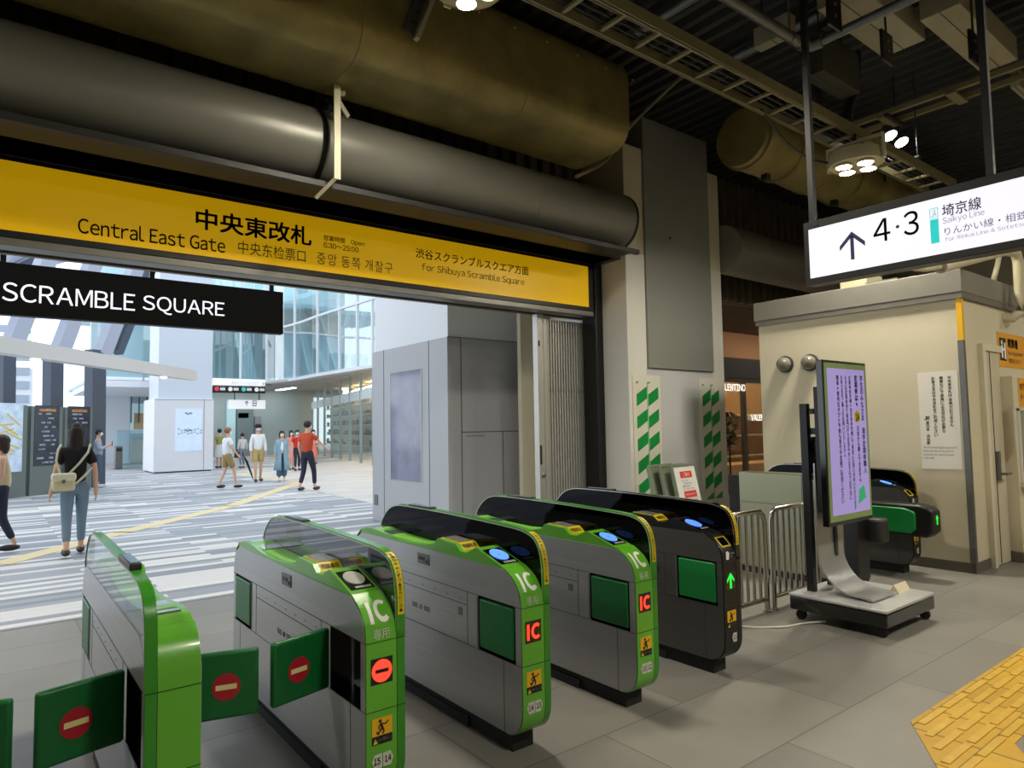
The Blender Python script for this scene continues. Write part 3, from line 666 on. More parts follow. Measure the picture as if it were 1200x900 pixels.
# strap / cable sagging from duct to column
def cable(name, pts, r, m, label, n=14, cat='cable'):
    P = [Vector(p) for p in pts]; out = []
    for i in range(len(P) - 1):
        p0 = P[max(0, i - 1)]; p1 = P[i]; p2 = P[i + 1]; p3 = P[min(len(P) - 1, i + 2)]
        for k in range(6):
            t = k / 6; out.append(0.5 * ((2 * p1) + (-p0 + p2) * t + (2 * p0 - 5 * p1 + 4 * p2 - p3) * t * t + (-p0 + 3 * p1 - 3 * p2 + p3) * t ** 3))
    out.append(P[-1])
    return tag(MB().tube(out, r, 8).build(name, m, smooth=60), label, cat)
M_CAB = mat('khaki_cable', (122, 110, 84), 0.6)
cable('cable', [at_y(675, 207, 5.45), at_y(710, 188, 5.4), at_y(735, 152, 5.3), at_y(780, 107, 5.0), at_y(806, 84, 4.85)], 0.022, M_CAB, 'khaki cable slung from the pipe end up past the grey column')
cable('hose', [at_y(832, 118, 5.7), at_y(838, 130, 5.6), at_y(843, 150, 5.6), at_y(842, 172, 5.6)], 0.035, M_RUB, 'short black hose at the top right of the grey column', cat='hose')
cable('cable', [at_y(892, 128, 3.58), at_y(908, 150, 3.6), at_y(925, 170, 3.6), at_y(950, 186, 3.6), at_y(975, 192, 3.55)], 0.012, M_DKM, 'thin grey cable dropping from the ladder tray towards the round lamp')
# pipe hanger in front of the pipe
ph = thing('pipe_hanger', 'cream steel hanger bar standing in front of the round pipe', 'bracket', (2.45, 5.6, 3.75))
def barp(name, a, b, m, parent, w=0.02, d=0.02):
    a, b = Vector(a), Vector(b); ax = (b - a).normalized(); s1 = ax.cross(Vector((0, 1, 0))).normalized(); s2 = ax.cross(s1)
    return MB().obox((a + b) / 2, ax, s1, s2, (b - a).length / 2, w, d).build(name, m, parent, world=True, smooth=0)
M_HANG = mat('cream_hanger_steel', (186, 180, 156), 0.5, 0.2)
barp('upright', at_y(395, 100, 5.55), at_y(395, 210, 5.55), M_HANG, ph, 0.03, 0.01)
barp('top_arm', at_y(384, 84, 5.75), at_y(402, 110, 5.55), M_HANG, ph, 0.022, 0.02)
barp('brace', at_y(396, 118, 5.55), at_y(408, 137, 5.6), M_HANG, ph, 0.02, 0.012)
barp('lower_arm', at_y(394, 208, 5.55), at_y(370, 232, 5.70), M_HANG, ph, 0.016, 0.012)
barp('clamp', at_y(386, 120, 5.7), at_y(392, 128, 5.6), M_BLK, ph, 0.06, 0.03)
dh = thing('duct_bracket', 'grey V-shaped steel bracket on the big duct near the ceiling lamp', 'bracket', (2.6, 4.85, 4.9))
barp('web_plate', at_y(478, 38, 4.9), at_y(500, -22, 4.9), mat('grey_bracket', (90, 88, 80), 0.5, 0.4), dh, 0.045, 0.012)
barp('angle_bar', at_y(488, 46, 4.86), at_y(512, -14, 4.86), M_HANG, dh, 0.018, 0.03)
for k in range(3): MB().lathe([(0.012, 0), (0.012, 0.012)], at_y(484 + k * 5, 26 - k * 12, 4.88), 8, (0, -1, 0)).build('bolt', M_DKM, dh, world=True)
# cable ladder
la = thing('cable_ladder', 'cream steel cable ladder crossing under the ceiling above the hall', 'cable ladder', (2, 3.29, 4.6))
for yy, nm in ((3.27, 'side_rail'), (3.60, 'side_rail')):
    MB().box(1.5, 10.05, yy - 0.012, yy + 0.012, 4.56, 4.66).box(1.5, 10.05, yy, yy + (0.03 if yy < 3.4 else -0.03), 4.56, 4.57).build(nm, M_LADD, la, world=True, smooth=0)
xx = 1.7
while xx < 10:
    MB().box(xx, xx + 0.035, 3.28, 3.60, 4.575, 4.60).build('rung', M_LADD, la, world=True, smooth=0); xx += 0.40
for q in range(3):
    cable('cable', [(1.5, 3.36 + q * .07, 4.613), (3.2, 3.37 + q * .07, 4.613), (5, 3.345 + q * .07, 4.613), (7, 3.365 + q * .07, 4.613), (9.8, 3.35 + q * .07, 4.613)], 0.011, M_DKM if q else M_CAB,
          ('khaki cable lying along the near side of the cable ladder', 'dark cable lying along the middle of the cable ladder', 'dark cable lying along the far side of the cable ladder')[q])
for xx in (3.6, 6.2, 8.8):
    t = thing('hanger_rod', {3.6: 'thin threaded rod holding the left stretch of the cable ladder', 6.2: 'thin threaded rod holding the middle of the cable ladder', 8.8: 'thin threaded rod holding the cable ladder behind the round lamp'}[xx], 'hanger rod', (xx, 3.27, 4.6))
    MB().tube([(xx, 3.25, 4.665), (xx, 3.25, CZ)], 0.008, 6).build('rod', M_DKM, t, world=True); MB().box(xx - 0.03, xx + 0.03, 3.22, 3.30, 4.662, 4.68).build('clamp_plate', M_GALV, t, world=True)
# galvanised sprinkler pipes meeting at an elbow
cx_, cy_, cz_ = at_z(946, 56, 4.95)
sp = thing('sprinkler_pipe', 'pair of galvanised pipes meeting at an elbow under the ceiling', 'pipe', (cx_, cy_, cz_))
MB().tube([(2.5, cy_ + 0.02, cz_), (cx_ - 0.1, cy_, cz_)], 0.048, 14).build('long_pipe', M_GALV, sp, world=True)
MB().tube([(cx_, cy_ - 0.1, cz_), (cx_, -3, cz_)], 0.043, 14).build('cross_pipe', M_GALV, sp, world=True)
MB().tube([(cx_ - 0.14, cy_, cz_), (cx_ - 0.05, cy_ - 0.01, cz_), (cx_ - 0.01, cy_ - 0.05, cz_), (cx_, cy_ - 0.14, cz_)], 0.06, 14).build('elbow', M_GALV, sp, world=True, smooth=70)
for xx in (4.4, 5.6): MB().tube([(xx, cy_, cz_ - 0.055), (xx, cy_, CZ - 0.01)], 0.008, 6).lathe([(0.055, 0), (0.055, 0.03)], (xx, cy_, cz_), 12, (1, 0, 0)).build('pipe_clamp', M_GALV, sp, world=True)
for yy in (1.9, 0.4): MB().tube([(cx_, yy, cz_ - 0.055), (cx_, yy, CZ - 0.01)], 0.008, 6).lathe([(0.052, 0), (0.052, 0.03)], (cx_, yy, cz_), 12, (0, 1, 0)).build('pipe_clamp', M_GALV, sp, world=True)
# beige fan boxes and rails on the deck
def cbox(p0, p1, z, h, label, m=M_CBOX):
    a = at_z(*p0, z); b = at_z(*p1, z)
    t = thing('ceiling_box', label, 'ceiling box', ((a[0] + b[0]) / 2, (a[1] + b[1]) / 2, z))
    x0, x1, y0, y1 = min(a[0], b[0]), max(a[0], b[0]), min(a[1], b[1]), max(a[1], b[1])
    MB().box(x0, x1, y0, y1, z, z + h).build('casing', m, t, world=True, bevel=0.008)
    MB().box(x0, x1, (y0 + y1) / 2 - 0.004, (y0 + y1) / 2 + 0.004, z - 0.002, z).build('panel_joint', M_SEAM, t, world=True, smooth=0)
    for px_, py_ in ((x0 + 0.06, y0 + 0.06), (x1 - 0.06, y1 - 0.06)): MB().tube([(px_, py_, z + h), (px_, py_, CZ)], 0.008, 6).build('hanger', M_DKM, t, world=True)
    return t
cbox((1035, 68), (1010, -14), 5.2, 0.25, 'beige ceiling box in the middle, right of the pipe elbow')
cbox((1150, 86), (1125, 4), 5.2, 0.25, 'beige ceiling box above the lit platform sign')
cbox((892, 62), (925, 36), 5.2, 0.2, 'narrow beige ceiling box left of the pipe elbow')
cbox((1205, 122), (1195, 100), 5.2, 0.2, 'beige ceiling box at the right picture edge above the platform sign')
cbox((985, 118), (965, 82), 4.9, 0.42, 'dark grey ceiling box hanging behind the pipe elbow', mat('dark_box', (66, 64, 58), 0.6))
for i, (px_, py_, lb) in enumerate(((977, 14, 'black speaker bracket hanging at the top of the picture'), (1039, 56, 'black square speaker bracket under the middle beige box'), (1141, 56, 'black square speaker bracket beside the sign pole'))):
    p = at_z(px_, py_, 4.85); t = thing('speaker_bracket', lb, 'bracket', p)
    MB().box(p[0] - 0.11, p[0] + 0.11, p[1] - 0.012, p[1] + 0.012, p[2] - 0.14, p[2] + 0.14).build('plate', M_BLK, t, world=True, bevel=0.004)
    for dz in (-0.04, 0.06): MB().lathe([(0.016, 0), (0.016, 0.01)], (p[0], p[1] - 0.012, p[2] + dz), 8, (0, -1, 0)).build('bolt', M_GALV, t, world=True)
    MB().tube([(p[0], p[1], p[2] + 0.14), (p[0], p[1], CZ)], 0.01, 6).build('drop_rod', M_DKM, t, world=True)
TZ = 5.25
ft = thing('light_track', 'pair of long cream rails hung across the dark deck behind the platform sign', 'rail', at_z(1012, 140, 5.1))
a = at_z(1000, 148, TZ)
for k, dx in enumerate((0.0, 0.32)):
    MB().box(a[0] + dx, a[0] + dx + 0.05, -3, a[1] + 0.15, TZ, TZ + 0.06).build('rail', M_LADD, ft, world=True, smooth=0)
for k in range(4): MB().box(a[0] - 0.02, a[0] + 0.39, a[1] - 0.4 - k * 0.75, a[1] - 0.3 - k * 0.75, TZ - 0.03, TZ).build('cross_bar', M_LADD, ft, world=True, smooth=0)
b_ = at_z(1075, 150, 4.95)
for k, (px_, py_, ln, lb) in enumerate(((800, 22, 3.5, 'grey tube running across the deck at the top centre'), (870, 78, 2.6, 'short grey tube below the deck, left of the pipe elbow'))):
    p = at_z(px_, py_, 5.45)
    t = thing('deck_tube', lb, 'tube', p); MB().tube([(p[0], p[1] + 0.6, 5.6), (p[0], p[1] - ln, 5.6)], 0.055, 12).build('tube', M_GALV, t, world=True)
    MB().box(p[0] - 0.02, p[0] + 0.02, p[1] - 0.5, p[1] - 0.46, 5.6, CZ).build('strap', M_DKM, t, world=True)
hz = thing('flexible_conduit', 'black ribbed hose looping down behind the cable ladder', 'hose', at_y(1000, 140, 3.2))
hp = [Vector(at_y(x_, y_, 3.3)) for x_, y_ in ((1004, 62), (1003, 98), (1001, 110), (996, 124), (993, 142))]
MB().tube(hp, 0.045, 10).build('hose', M_RUB, hz, world=True)
hz2 = thing('flexible_conduit', 'black ribbed hose hanging from the pipe elbow to the sign pole', 'hose', at_y(940, 100, 3.5))
MB().tube([Vector(at_y(x_, y_, 3.55)) for x_, y_ in ((936, 20), (938, 52), (950, 72), (957, 92), (955, 112), (962, 128))], 0.06, 10).build('hose', M_RUB, hz2, world=True, smooth=60)

# ------------------------------------------------------------------ lamps
LAMP_K = 4.3
def high_bay(p, r, label, power, top=None):
    t = thing('high_bay_lamp', label, 'ceiling lamp', p)
    MB().lathe([(r * 0.5, 0.16), (r * 0.92, 0.14), (r, 0.05), (r, 0.0), (r * 0.95, -0.012), (r * 0.95, 0.0)], (0, 0, 0), 32).build('housing', mat('cream_lamp_housing', (196, 186, 150), 0.4, 0.2), t)
    for i in range(4):
        a = PI / 4 + PI / 2 * i + 0.3; c = (r * 0.54 * math.cos(a), r * 0.54 * math.sin(a), -0.02)
        l = MB().lathe([(r * 0.27, 0.012), (r * 0.27, 0.0), (r * 0.2, -0.006)], c, 20).build('lens', mat('lamp_lens_%d' % power, (255, 250, 235), 0.4, emit=LAMP_K * power, ecol=(255, 246, 226)), t)
        MB().lathe([(r * 0.27, 0.014), (r * 0.30, 0.014), (r * 0.30, -0.012), (r * 0.28, -0.012), (r * 0.27, 0.0)], c, 20).build('lens_ring', mat('cream_lamp_housing', (196, 186, 150)), l)
    MB().box(-0.03, 0.03, -r - 0.03, -r - 0.01, 0.0, 0.24).box(-0.03, 0.03, r + 0.01, r + 0.03, 0.0, 0.24).box(-0.03, 0.03, -r - 0.03, r + 0.03, 0.24, 0.26).build('yoke', mat('cream_yoke', (200, 194, 166), 0.5), t)
    MB().tube([(0, 0, 0.26), (0, 0, (top or CZ) - p[2])], 0.02, 8).build('drop_rod', M_DKM, t)
    return t
high_bay(at_z(1003, 194, 4.22), 0.27, 'round four-lens lamp hanging behind the lit platform sign', 150, 4.56)
high_bay(at_z(549, -14, 4.75), 0.27, 'round lamp at the top edge beside the big khaki duct', 130)
def spot_pair(p):
    t = thing('twin_spotlight', 'pair of small bright spotlights high under the deck', 'spotlight', p)
    for k, dx in ((0, -0.16), (1, 0.16)):
        o = MB().lathe([(0.04, 0.16), (0.07, 0.10), (0.085, 0.0), (0.08, 0.0)], (dx, 0, 0), 18, (0.2, 0.5, 1)).build('spot_head', M_GALV, t)
        MB().lathe([(0.075, -0.004), (0.03, -0.012)], (dx, 0, 0), 18, (0.2, 0.5, 1)).build('lens', mat('white_hot_lens', (255, 255, 250), 0.4, emit=60, ecol=(255, 253, 245)), t)
    MB().box(-0.25, 0.25, -0.02, 0.02, 0.22, 0.26).build('mount_bar', M_DKM, t); MB().tube([(0, 0, 0.24), (0, 0, CZ - p[2])], 0.012, 6).build('drop_rod', M_DKM, t)
spot_pair(at_z(1050, 163, 4.95))
# unseen lamps added behind and beside the camera to light the hall
for (x_, y_, pw, lb) in ((-2.5, 3.6, 130, 'added unseen four-lens lamp left of the gates'), (2.0, -1.5, 170, 'added unseen four-lens lamp behind the viewer'), (7.0, -1.2, 190, 'added unseen four-lens lamp in front of the booth'), (11.5, -0.5, 120, 'added unseen four-lens lamp to the right of the booth')):
    high_bay((x_, y_, 4.8), 0.27, lb, pw)

# ------------------------------------------------------------------ lit platform sign
SX = 4.6
s_ = thing('platform_sign', 'lit white overhead sign with an up arrow and platforms 4 and 3', 'sign', (SX, 1.0, 2.52))
MB().box(SX, SX + 0.12, -0.9, 2.47, 2.47, 2.925).build('sign_case', M_BLK, s_, world=True, bevel=0.004)
MB().box(SX - 0.004, SX, -0.86, 2.43, 2.515, 2.865).build('lit_face', mat('lit_white_sign_face', (120, 118, 122), 0.5, emit=0.93, ecol=(252, 248, 255)), s_, world=True, smooth=0)
MB().box(SX - 0.004, SX - 0.001, 2.36, 2.40, 2.885, 2.905).build('maker_mark', M_SEAM, s_, world=True, smooth=0)
Us, Vs = (0, -1, 0), (0, 0, 1)
M_NAVY = mat('navy_ink', (44, 34, 92), 0.5); M_NAVY2 = mat('soft_navy_ink', (84, 88, 150), 0.5, emit=0.12, ecol=(84, 90, 160)); M_LAV = mat('lavender_ink', (150, 150, 196), 0.5, emit=0.25, ecol=(160, 160, 210))
def on_s(px, py): v = at_x(px, py, SX - 0.0045); return Vector(v)
def put_s(name, txt, tl, br, m, bold=0.0):
    a, b = on_s(*tl), on_s(*br); w = a.y - b.y
    return a, w
def sign_text(name, txt, left, right, zb, zt, m, bold=0.0):
    ya, yb = on_s(left, 300).y, on_s(right, 300).y
    return letters(MB(), txt, (SX - 0.0045, ya, zb), Us, Vs, ya - yb, zt - zb, bold=bold, lift=0.003).build(name, m, s_, world=True, smooth=0)
y1 = on_s(984, 290).y; y2 = on_s(1014, 290).y; ym = (y1 + y2) / 2; hw = (y1 - y2) / 2
z0_, z1_ = on_s(1000, 304).z, on_s(999, 271).z
ar = MB(); X_ = SX - 0.0052
def apoly(P): ar.prism(P, 'x', X_, X_ + 0.0007)
apoly([(ym - 0.012, z0_), (ym + 0.012, z0_), (ym + 0.012, z1_ - 0.03), (ym - 0.012, z1_ - 0.03)])
apoly([(ym, z1_), (ym - hw, z1_ - 0.085), (ym - hw, z1_ - 0.118), (ym, z1_ - 0.035)])
apoly([(ym, z1_), (ym + hw, z1_ - 0.085), (ym + hw, z1_ - 0.118), (ym, z1_ - 0.035)])
ar.build('up_arrow', M_NAVY, s_, world=True, smooth=0)
zt4, zb4 = on_s(1035, 256).z, on_s(1035, 283).z
sign_text('platform_number', '4', 1025, 1045, zb4, zt4, M_NAVY, 0.006)
sign_text('platform_number', '3', 1061, 1079, zb4 + 0.002, zt4 + 0.004, M_NAVY, 0.006)
c4 = on_s(1052, 268); MB().lathe([(0.011, 0), (0.011, 0.001)], (SX - 0.0045, c4.y, (zt4 + zb4) / 2), 12, (-1, 0, 0)).build('number_dot', M_NAVY, s_, world=True)
M_TURQ = mat('turquoise_line_colour', (28, 206, 206), 0.5, emit=0.5, ecol=(28, 206, 206))
a1, a2 = on_s(1091, 280), on_s(1101, 280); zt_, zb_ = on_s(1095, 257).z, on_s(1096, 285).z
MB().box(X_, SX - 0.0045, a2.y, a1.y, zb_, zt_).build('line_colour_bar', M_TURQ, s_, world=True, smooth=0)
zt2 = on_s(1094, 244).z
q = MB(); 
for (ya, yb, za, zb) in ((a2.y, a1.y, zt2 - 0.004, zt2), (a2.y, a1.y, zt_ + 0.006, zt_ + 0.010), (a1.y - 0.004, a1.y, zt_ + 0.006, zt2), (a2.y, a2.y + 0.004, zt_ + 0.006, zt2)): q.box(X_, SX - 0.0045, ya, yb, za, zb)
q.build('line_code_frame', M_TURQ, s_, world=True, smooth=0)
letters(MB(), 'JA', (SX - 0.0045, a1.y - 0.010, zt_ + 0.016), Us, Vs, a1.y - a2.y - 0.02, zt2 - zt_ - 0.026).build('line_code', mat('turquoise_dark', (50, 150, 170), 0.5, emit=0.2, ecol=(60,170,190)), s_, world=True, smooth=0)
zc = on_s(1130, 256)
def line_(txt, pl, pr, ptop, pbot, m, bold=0.0):
    xm = (pl + pr) / 2 if pr else pl
    return sign_text('lettering', txt, pl, pr, on_s(xm, pbot).z, on_s(xm, ptop).z, m, bold)
line_('埼京線', 1107, 1154, 234, 249, M_NAVY2, 0.01)
line_('Saikyo Line', 1107, 1157, 249, 258.5, M_LAV)
ya = on_s(1107, 270).y; k_ = (on_s(1107, 262).z - on_s(1107, 273).z)
letters(MB(), 'りんかい線・相鉄線方面', (SX - 0.0045, ya, on_s(1107, 276.5).z), Us, Vs, None, on_s(1107, 267).z - on_s(1107, 276.5).z, bold=0.0, lift=0.003).build('lettering', M_NAVY2, s_, world=True, smooth=0)
letters(MB(), 'for Rinkai Line & Sotetsu Line', (SX - 0.0045, ya, on_s(1107, 283.5).z), Us, Vs, None, on_s(1107, 278.5).z - on_s(1107, 283.5).z, lift=0.003).build('lettering', M_LAV, s_, world=True, smooth=0)
for yy in (2.42, 1.33): MB().box(SX + 0.03, SX + 0.07, yy - 0.02, yy + 0.02, 2.92, CZ).build('hanging_pole', M_BLK, s_, world=True, smooth=0)

# ------------------------------------------------------------------ yellow gate sign on the beam
ys = thing('gate_sign', 'long yellow sign over the gates reading Central East Gate', 'sign', (-2, BY - 0.06, 3.1))
MB().box(-9.5, 6.62, BY - 0.075, BY - 0.021, 3.05, 3.80).build('sign_case', M_BLK, ys, world=True, bevel=0.004)
SYY = BY - 0.08
MB().box(-9.4, 6.42, SYY, SYY + 0.006, 3.105, 3.66).build('yellow_face', mat('yellow_sign_face_glow', (240, 190, 14), 0.35, emit=0.30, ecol=(240, 186, 10), spec=0.3), ys, world=True, smooth=0)  # faint glow put into the face colour to lift its brightness
def on_y(px, py): return Vector(at_y(px, py, SYY))
def ysign(txt, pl, pr, pyb, pyt, m=M_INK, bold=0.0):
    """pl, pr: left and right ends; pyb, pyt: bottom and top read at the left end"""
    a, b = on_y(pl, pyb), on_y(pr, pyb); t = on_y(pl, pyt)
    return letters(MB(), txt, (a.x, SYY - 0.0005, a.z), (1, 0, 0), (0, 0, 1), b.x - a.x, t.z - a.z, bold=bold, lift=0.004).build('lettering', m, ys, world=True, smooth=0)
ysign('中央東改札', 229, 365, 268, 243, bold=0.028)
ysign('Central East Gate', 91, 264, 273, 254, bold=0.012)
ysign('中央东检票口', 279, 358, 297, 281.5, bold=0.0)
ysign('중앙 동쪽 개찰구', 371, 460, 309, 295, mat('brown_sign_ink', (82, 66, 20), 0.6), bold=0.0)
ysign('営業時間　Open', 379, 427, 282.5, 275, bold=0.012)
ysign('6:30～25:00', 379, 420, 290, 283.5, bold=0.012)
ysign('渋谷スクランブルスクエア方面', 487, 619, 302, 290, bold=0.012)
ysign('for Shibuya Scramble Square', 494, 614, 319, 308, bold=0.0)

# ================================================================== HALL OBJECTS ON THE RIGHT
# yellow tactile paving
c0 = at_z(1067, 846); c1 = at_z(1099, 901); nt_ = at_z(1189, 872); 
dx, dy = c1[0] - c0[0], c1[1] - c0[1]
tp = MB().prism([(c0[0], c0[1]), (14, c0[1] - 0.02), (14, nt_[1]), (nt_[0], nt_[1]), (nt_[0] + dx * 4, nt_[1] + dy * 4), (c0[0] + dx * 4, c0[1] + dy * 4)], 'z', 0, 0.004)
M_TAC = brick_mat('yellow_tactile_tiles', 0.3, 0.3, [(0.0, (194, 152, 40)), (0.5, (200, 158, 46)), (0.8, (186, 146, 38))], (120, 96, 30), 0.006, 0.5, 0.0, 0, 0.12, wearscale=3)
tact = tag(tp.build('tactile_paving', M_TAC, smooth=0), 'yellow tactile paving at the bottom right of the floor', 'tactile paving')
rb = MB(); k = 0
y_ = c0[1] - 0.03
while y_ > nt_[1] + 0.01:
    xa = c0[0] + (y_ - c0[1]) * dx / dy + 0.03
    x_ = xa + 0.02
    while x_ < 11: rb.box(x_, x_ + 0.27, y_ - 0.034, y_, 0.004, 0.0085); x_ += 0.30
    y_ -= 0.075
rb.build('raised_bars', mat('yellow_raised_bar', (202, 162, 52), 0.45, noise=0.1, nscale=12), tact, smooth=0)['kind'] = 'stuff'

# railings
def railing(x0, x1, label, y=3.08):
    t = thing('steel_railing', label, 'railing', (x0, y, 0))
    r = 0.021; w = x1 - x0
    MB().tube([(0, 0, 0), (0, 0, 0.70), (0.02, 0, 0.765), (0.06, 0, 0.795), (w - 0.06, 0, 0.795), (w - 0.02, 0, 0.765), (w, 0, 0.70), (w, 0, 0)], r, 12).build('frame', M_STEEL2, t, smooth=60)
    MB().tube([(0, 0, 0.10), (w, 0, 0.10)], r * 0.85, 10).build('bottom_rail', M_STEEL2, t, smooth=60)
    n = max(3, round(w / 0.088))
    for i in range(1, n): MB().tube([(w * i / n, 0, 0.10), (w * i / n, 0, 0.79)], 0.013, 8).build('baluster', M_STEEL2, t, smooth=60)
    for xx in (0, w): MB().lathe([(0.034, 0), (0.034, 0.006), (0.022, 0.01)], (xx, 0, 0), 14).build('foot_flange', M_STEEL2, t)
railing(4.16, 4.93, 'stainless steel railing panel right behind the black gate')
railing(5.03, 5.74, 'stainless steel railing panel behind the screen stand')

# plain steel gate body behind the railings
sg = thing('wide_gate_cabinet', 'plain stainless gate cabinet behind the railings, dark rounded end', 'ticket gate', (6.1, 2.9, 0))
MB().box(0, 0.2, 0.12, 1.18, 0.06, 1.0).build('cabinet', mat('warm_stainless', (138, 138, 112), 0.28, 0.85, noise=0.05, nscale=1.5), sg, bevel=0.006)
MB().box(-0.002, 0, 0.12, 1.18, 0.70, 0.704).box(-0.002, 0, 0.5, 0.504, 0.06, 1.0).build('cabinet_joint', M_SEAM, sg, smooth=0)
MB().prism([(0.12, 0.03), (0.06, 0.03), (0.02, 0.05), (0.0, 0.1), (0.0, 0.86), (0.03, 0.95), (0.08, 0.99), (0.12, 1.0)], 'x', -0.003, 0.203).build('end_cover', M_BLK, sg, smooth=40)
MB().box(0.0, 0.2, 1.18, 1.30, 0.0, 0.96).box(0.01, 0.19, 0.1, 1.2, 0, 0.06).build('plinth', M_RUB, sg, smooth=0)
MB().box(0.2, 0.36, -0.12, 0.5, 0.40, 0.62).build('flap_case', M_DKM, sg, bevel=0.03, seg=3)
# wide black gate against the booth
make_gate((7.12, 2.86, 0), 'wide black ticket gate against the booth wall with a big green flap case', style='black', led='ARROW', numbers=('11',), group=None)
g5 = [o for o in COL.objects if o.name.startswith('ticket_gate')][-1]
MB().prism([(-0.26, 0.45), (-0.20, 0.40), (0.86, 0.40), (0.86, 0.70), (-0.14, 0.70), (-0.22, 0.68), (-0.26, 0.64)], 'x', -0.20, 0.0).build('flap_case', M_BLK, g5, bevel=0.02, seg=3)
MB().prism([(-0.12, 0.47), (-0.07, 0.43), (0.80, 0.43), (0.80, 0.67), (-0.02, 0.665), (-0.10, 0.64), (-0.12, 0.62)], 'x', -0.225, -0.19).build('wide_flap', M_FLAPB, g5, bevel=0.012, seg=3)
MB().prism([(-0.10, 0.61), (-0.13, 0.575), (-0.112, 0.575), (-0.112, 0.52), (-0.088, 0.52), (-0.088, 0.575), (-0.07, 0.575)], 'y', -0.265, -0.262).build('arrow_light', M_LED_GRN, g5, smooth=0)

# ------------------------------------------------------------------ stand with upright screen
cL = at_z(925, 694, 0.2); cF = at_z(1038, 716, 0.2); cR = at_z(1095, 694, 0.2)
bx0, by0, by1, bx1 = 4.88, 2.15, 2.86, 5.68
st = thing('screen_stand', 'wheeled display stand with tall lit screen in front of the railings', 'display stand', (bx0, by0, 0))
MB().box(bx0, bx1, by0, by1, 0.075, 0.175).build('base_box', M_BLKG, st, world=True, bevel=0.01)
MB().box(bx0 - 0.004, bx1 + 0.004, by0 - 0.004, by1 + 0.004, 0.175, 0.197).build('base_top', mat('satin_grey_top', (186, 186, 184), 0.35, 0.2), st, world=True, bevel=0.006)
for (xx, yy) in ((bx0 + 0.06, by0 + 0.06), (bx1 - 0.06, by0 + 0.05), (bx0 + 0.06, by1 - 0.06), (bx1 - 0.06, by1 - 0.06)):
    c = MB().lathe([(0.03, -0.022), (0.038, -0.012), (0.038, 0.012), (0.03, 0.022)], (xx, yy, 0.038), 16, (1, 0.3, 0)).build('caster', M_RUB, st, world=True)
    MB().lathe([(0.012, -0.03), (0.012, 0.03)], (xx, yy, 0.038), 8, (1, 0.3, 0)).box(xx - 0.03, xx + 0.03, yy - 0.02, yy + 0.02, 0.06, 0.078).build('fork', M_DKM, c, world=False)
# back plate curving into the base
px0, px1 = 5.02, 5.40
curve = [(2.70, 1.18), (2.70, 0.52)] + [(2.70 - 0.26 * (1 - math.cos(a * PI / 16)) , 0.52 - 0.30 * math.sin(a * PI / 16)) for a in range(1, 9)] + [(2.30, 0.206)]
MB().strip(curve, 'x', px0, px1, 0.012).build('curved_plate', mat('silver_plate', (176, 178, 180), 0.3, 0.6), st, world=True, smooth=60)
MB().box(5.26, 5.30, 2.675, 2.69, 0.45, 0.70).build('plate_slot', M_SEAM, st, world=True, smooth=0)
for xx in (5.03, 5.34): MB().box(xx, xx + 0.05, 2.74, 2.80, 0.19, 1.64).build('mast', M_BLK, st, world=True, bevel=0.003)
MB().box(5.0, 5.42, 2.725, 2.76, 1.12, 1.38).box(5.05, 5.4, 2.70, 2.74, 1.56, 1.60).box(5.05, 5.4, 2.70, 2.74, 1.05, 1.09).build('mounting_frame', M_BLK, st, world=True, smooth=0)
for yy, zz, h_ in ((2.62, 1.40, 0.05), (2.60, 1.26, 0.08), (2.62, 1.12, 0.05)): MB().box(5.06, 5.36, yy - 0.02, 2.74, zz, zz + h_).build('mount_arm', M_BLK, st, world=True, smooth=0)
# screen
sy = 2.52; a = at_y(962, 421, sy); b = at_y(1023, 606, sy)
sx0, sx1 = at_y(966, 520, sy)[0] - 0.02, at_y(1018, 515, sy)[0] + 0.03
sz0, sz1 = at_y(973, 618, sy)[2], at_y(962, 421, sy)[2]
sx0, sx1 = (at_y(962, 421, sy)[0] + at_y(973, 618, sy)[0]) / 2, (at_y(1014, 427, sy)[0] + at_y(1023, 606, sy)[0]) / 2
sc = MB().box(sx0, sx1, sy, sy + 0.05, sz0, sz1).build('screen_case', M_BLKG, st, world=True, bevel=0.004)
MB().box(sx0 + 0.015, sx1 - 0.10, sy + 0.05, sy + 0.085, sz0 + 0.1, sz1 - 0.2).build('screen_back', M_BLK, sc, world=True)
MB().box(sx0 + 0.018, sx1 - 0.014, sy - 0.003, sy, sz0 + 0.03, sz1 - 0.02).build('screen_border', mat('olive_screen_border', (116, 136, 84), 0.4, emit=0.22, ecol=(116, 136, 84)), sc, world=True, smooth=0)
ex0, ex1, ez0, ez1 = sx0 + 0.055, sx1 - 0.045, sz0 + 0.075, sz1 - 0.06
MB().box(ex0, ex1, sy - 0.005, sy - 0.003, ez0, ez1).build('lit_screen', mat('lilac_lit_screen', (150, 140, 200), 0.3, emit=0.40, ecol=(176, 160, 232)), sc, world=True, smooth=0)
def vtext(cols, x1_, z1_, z0_, size, m, parent, y, bold=0.0, world=True, gap=1.35, nm='lettering'):
    """columns of upright characters, right to left"""
    for ci, (txt, top, bot, bo) in enumerate(cols):
        mb = MB(); n = len(txt); h = (top - bot) / n; cxx = x1_ - ci * size * gap
        for i, ch in enumerate(txt):
            if ch in ' 　': continue
            vs, fs, w2, h2 = glyphs(ch, bo)
            sc_ = min(size, h * 0.96); s1 = sc_ / max(w2, h2, 0.55)
            letters(mb, ch, (cxx, y, top - (i + 0.5) * h), (1, 0, 0), (0, 0, 1), w2 * s1, h2 * s1, bold=bo, lift=0.0008, center=True)
        mb.build(nm, m, parent, world=world, smooth=0)
M_SINK = mat('screen_text_ink', (40, 30, 74), 0.6)
H_ = ez1 - ez0
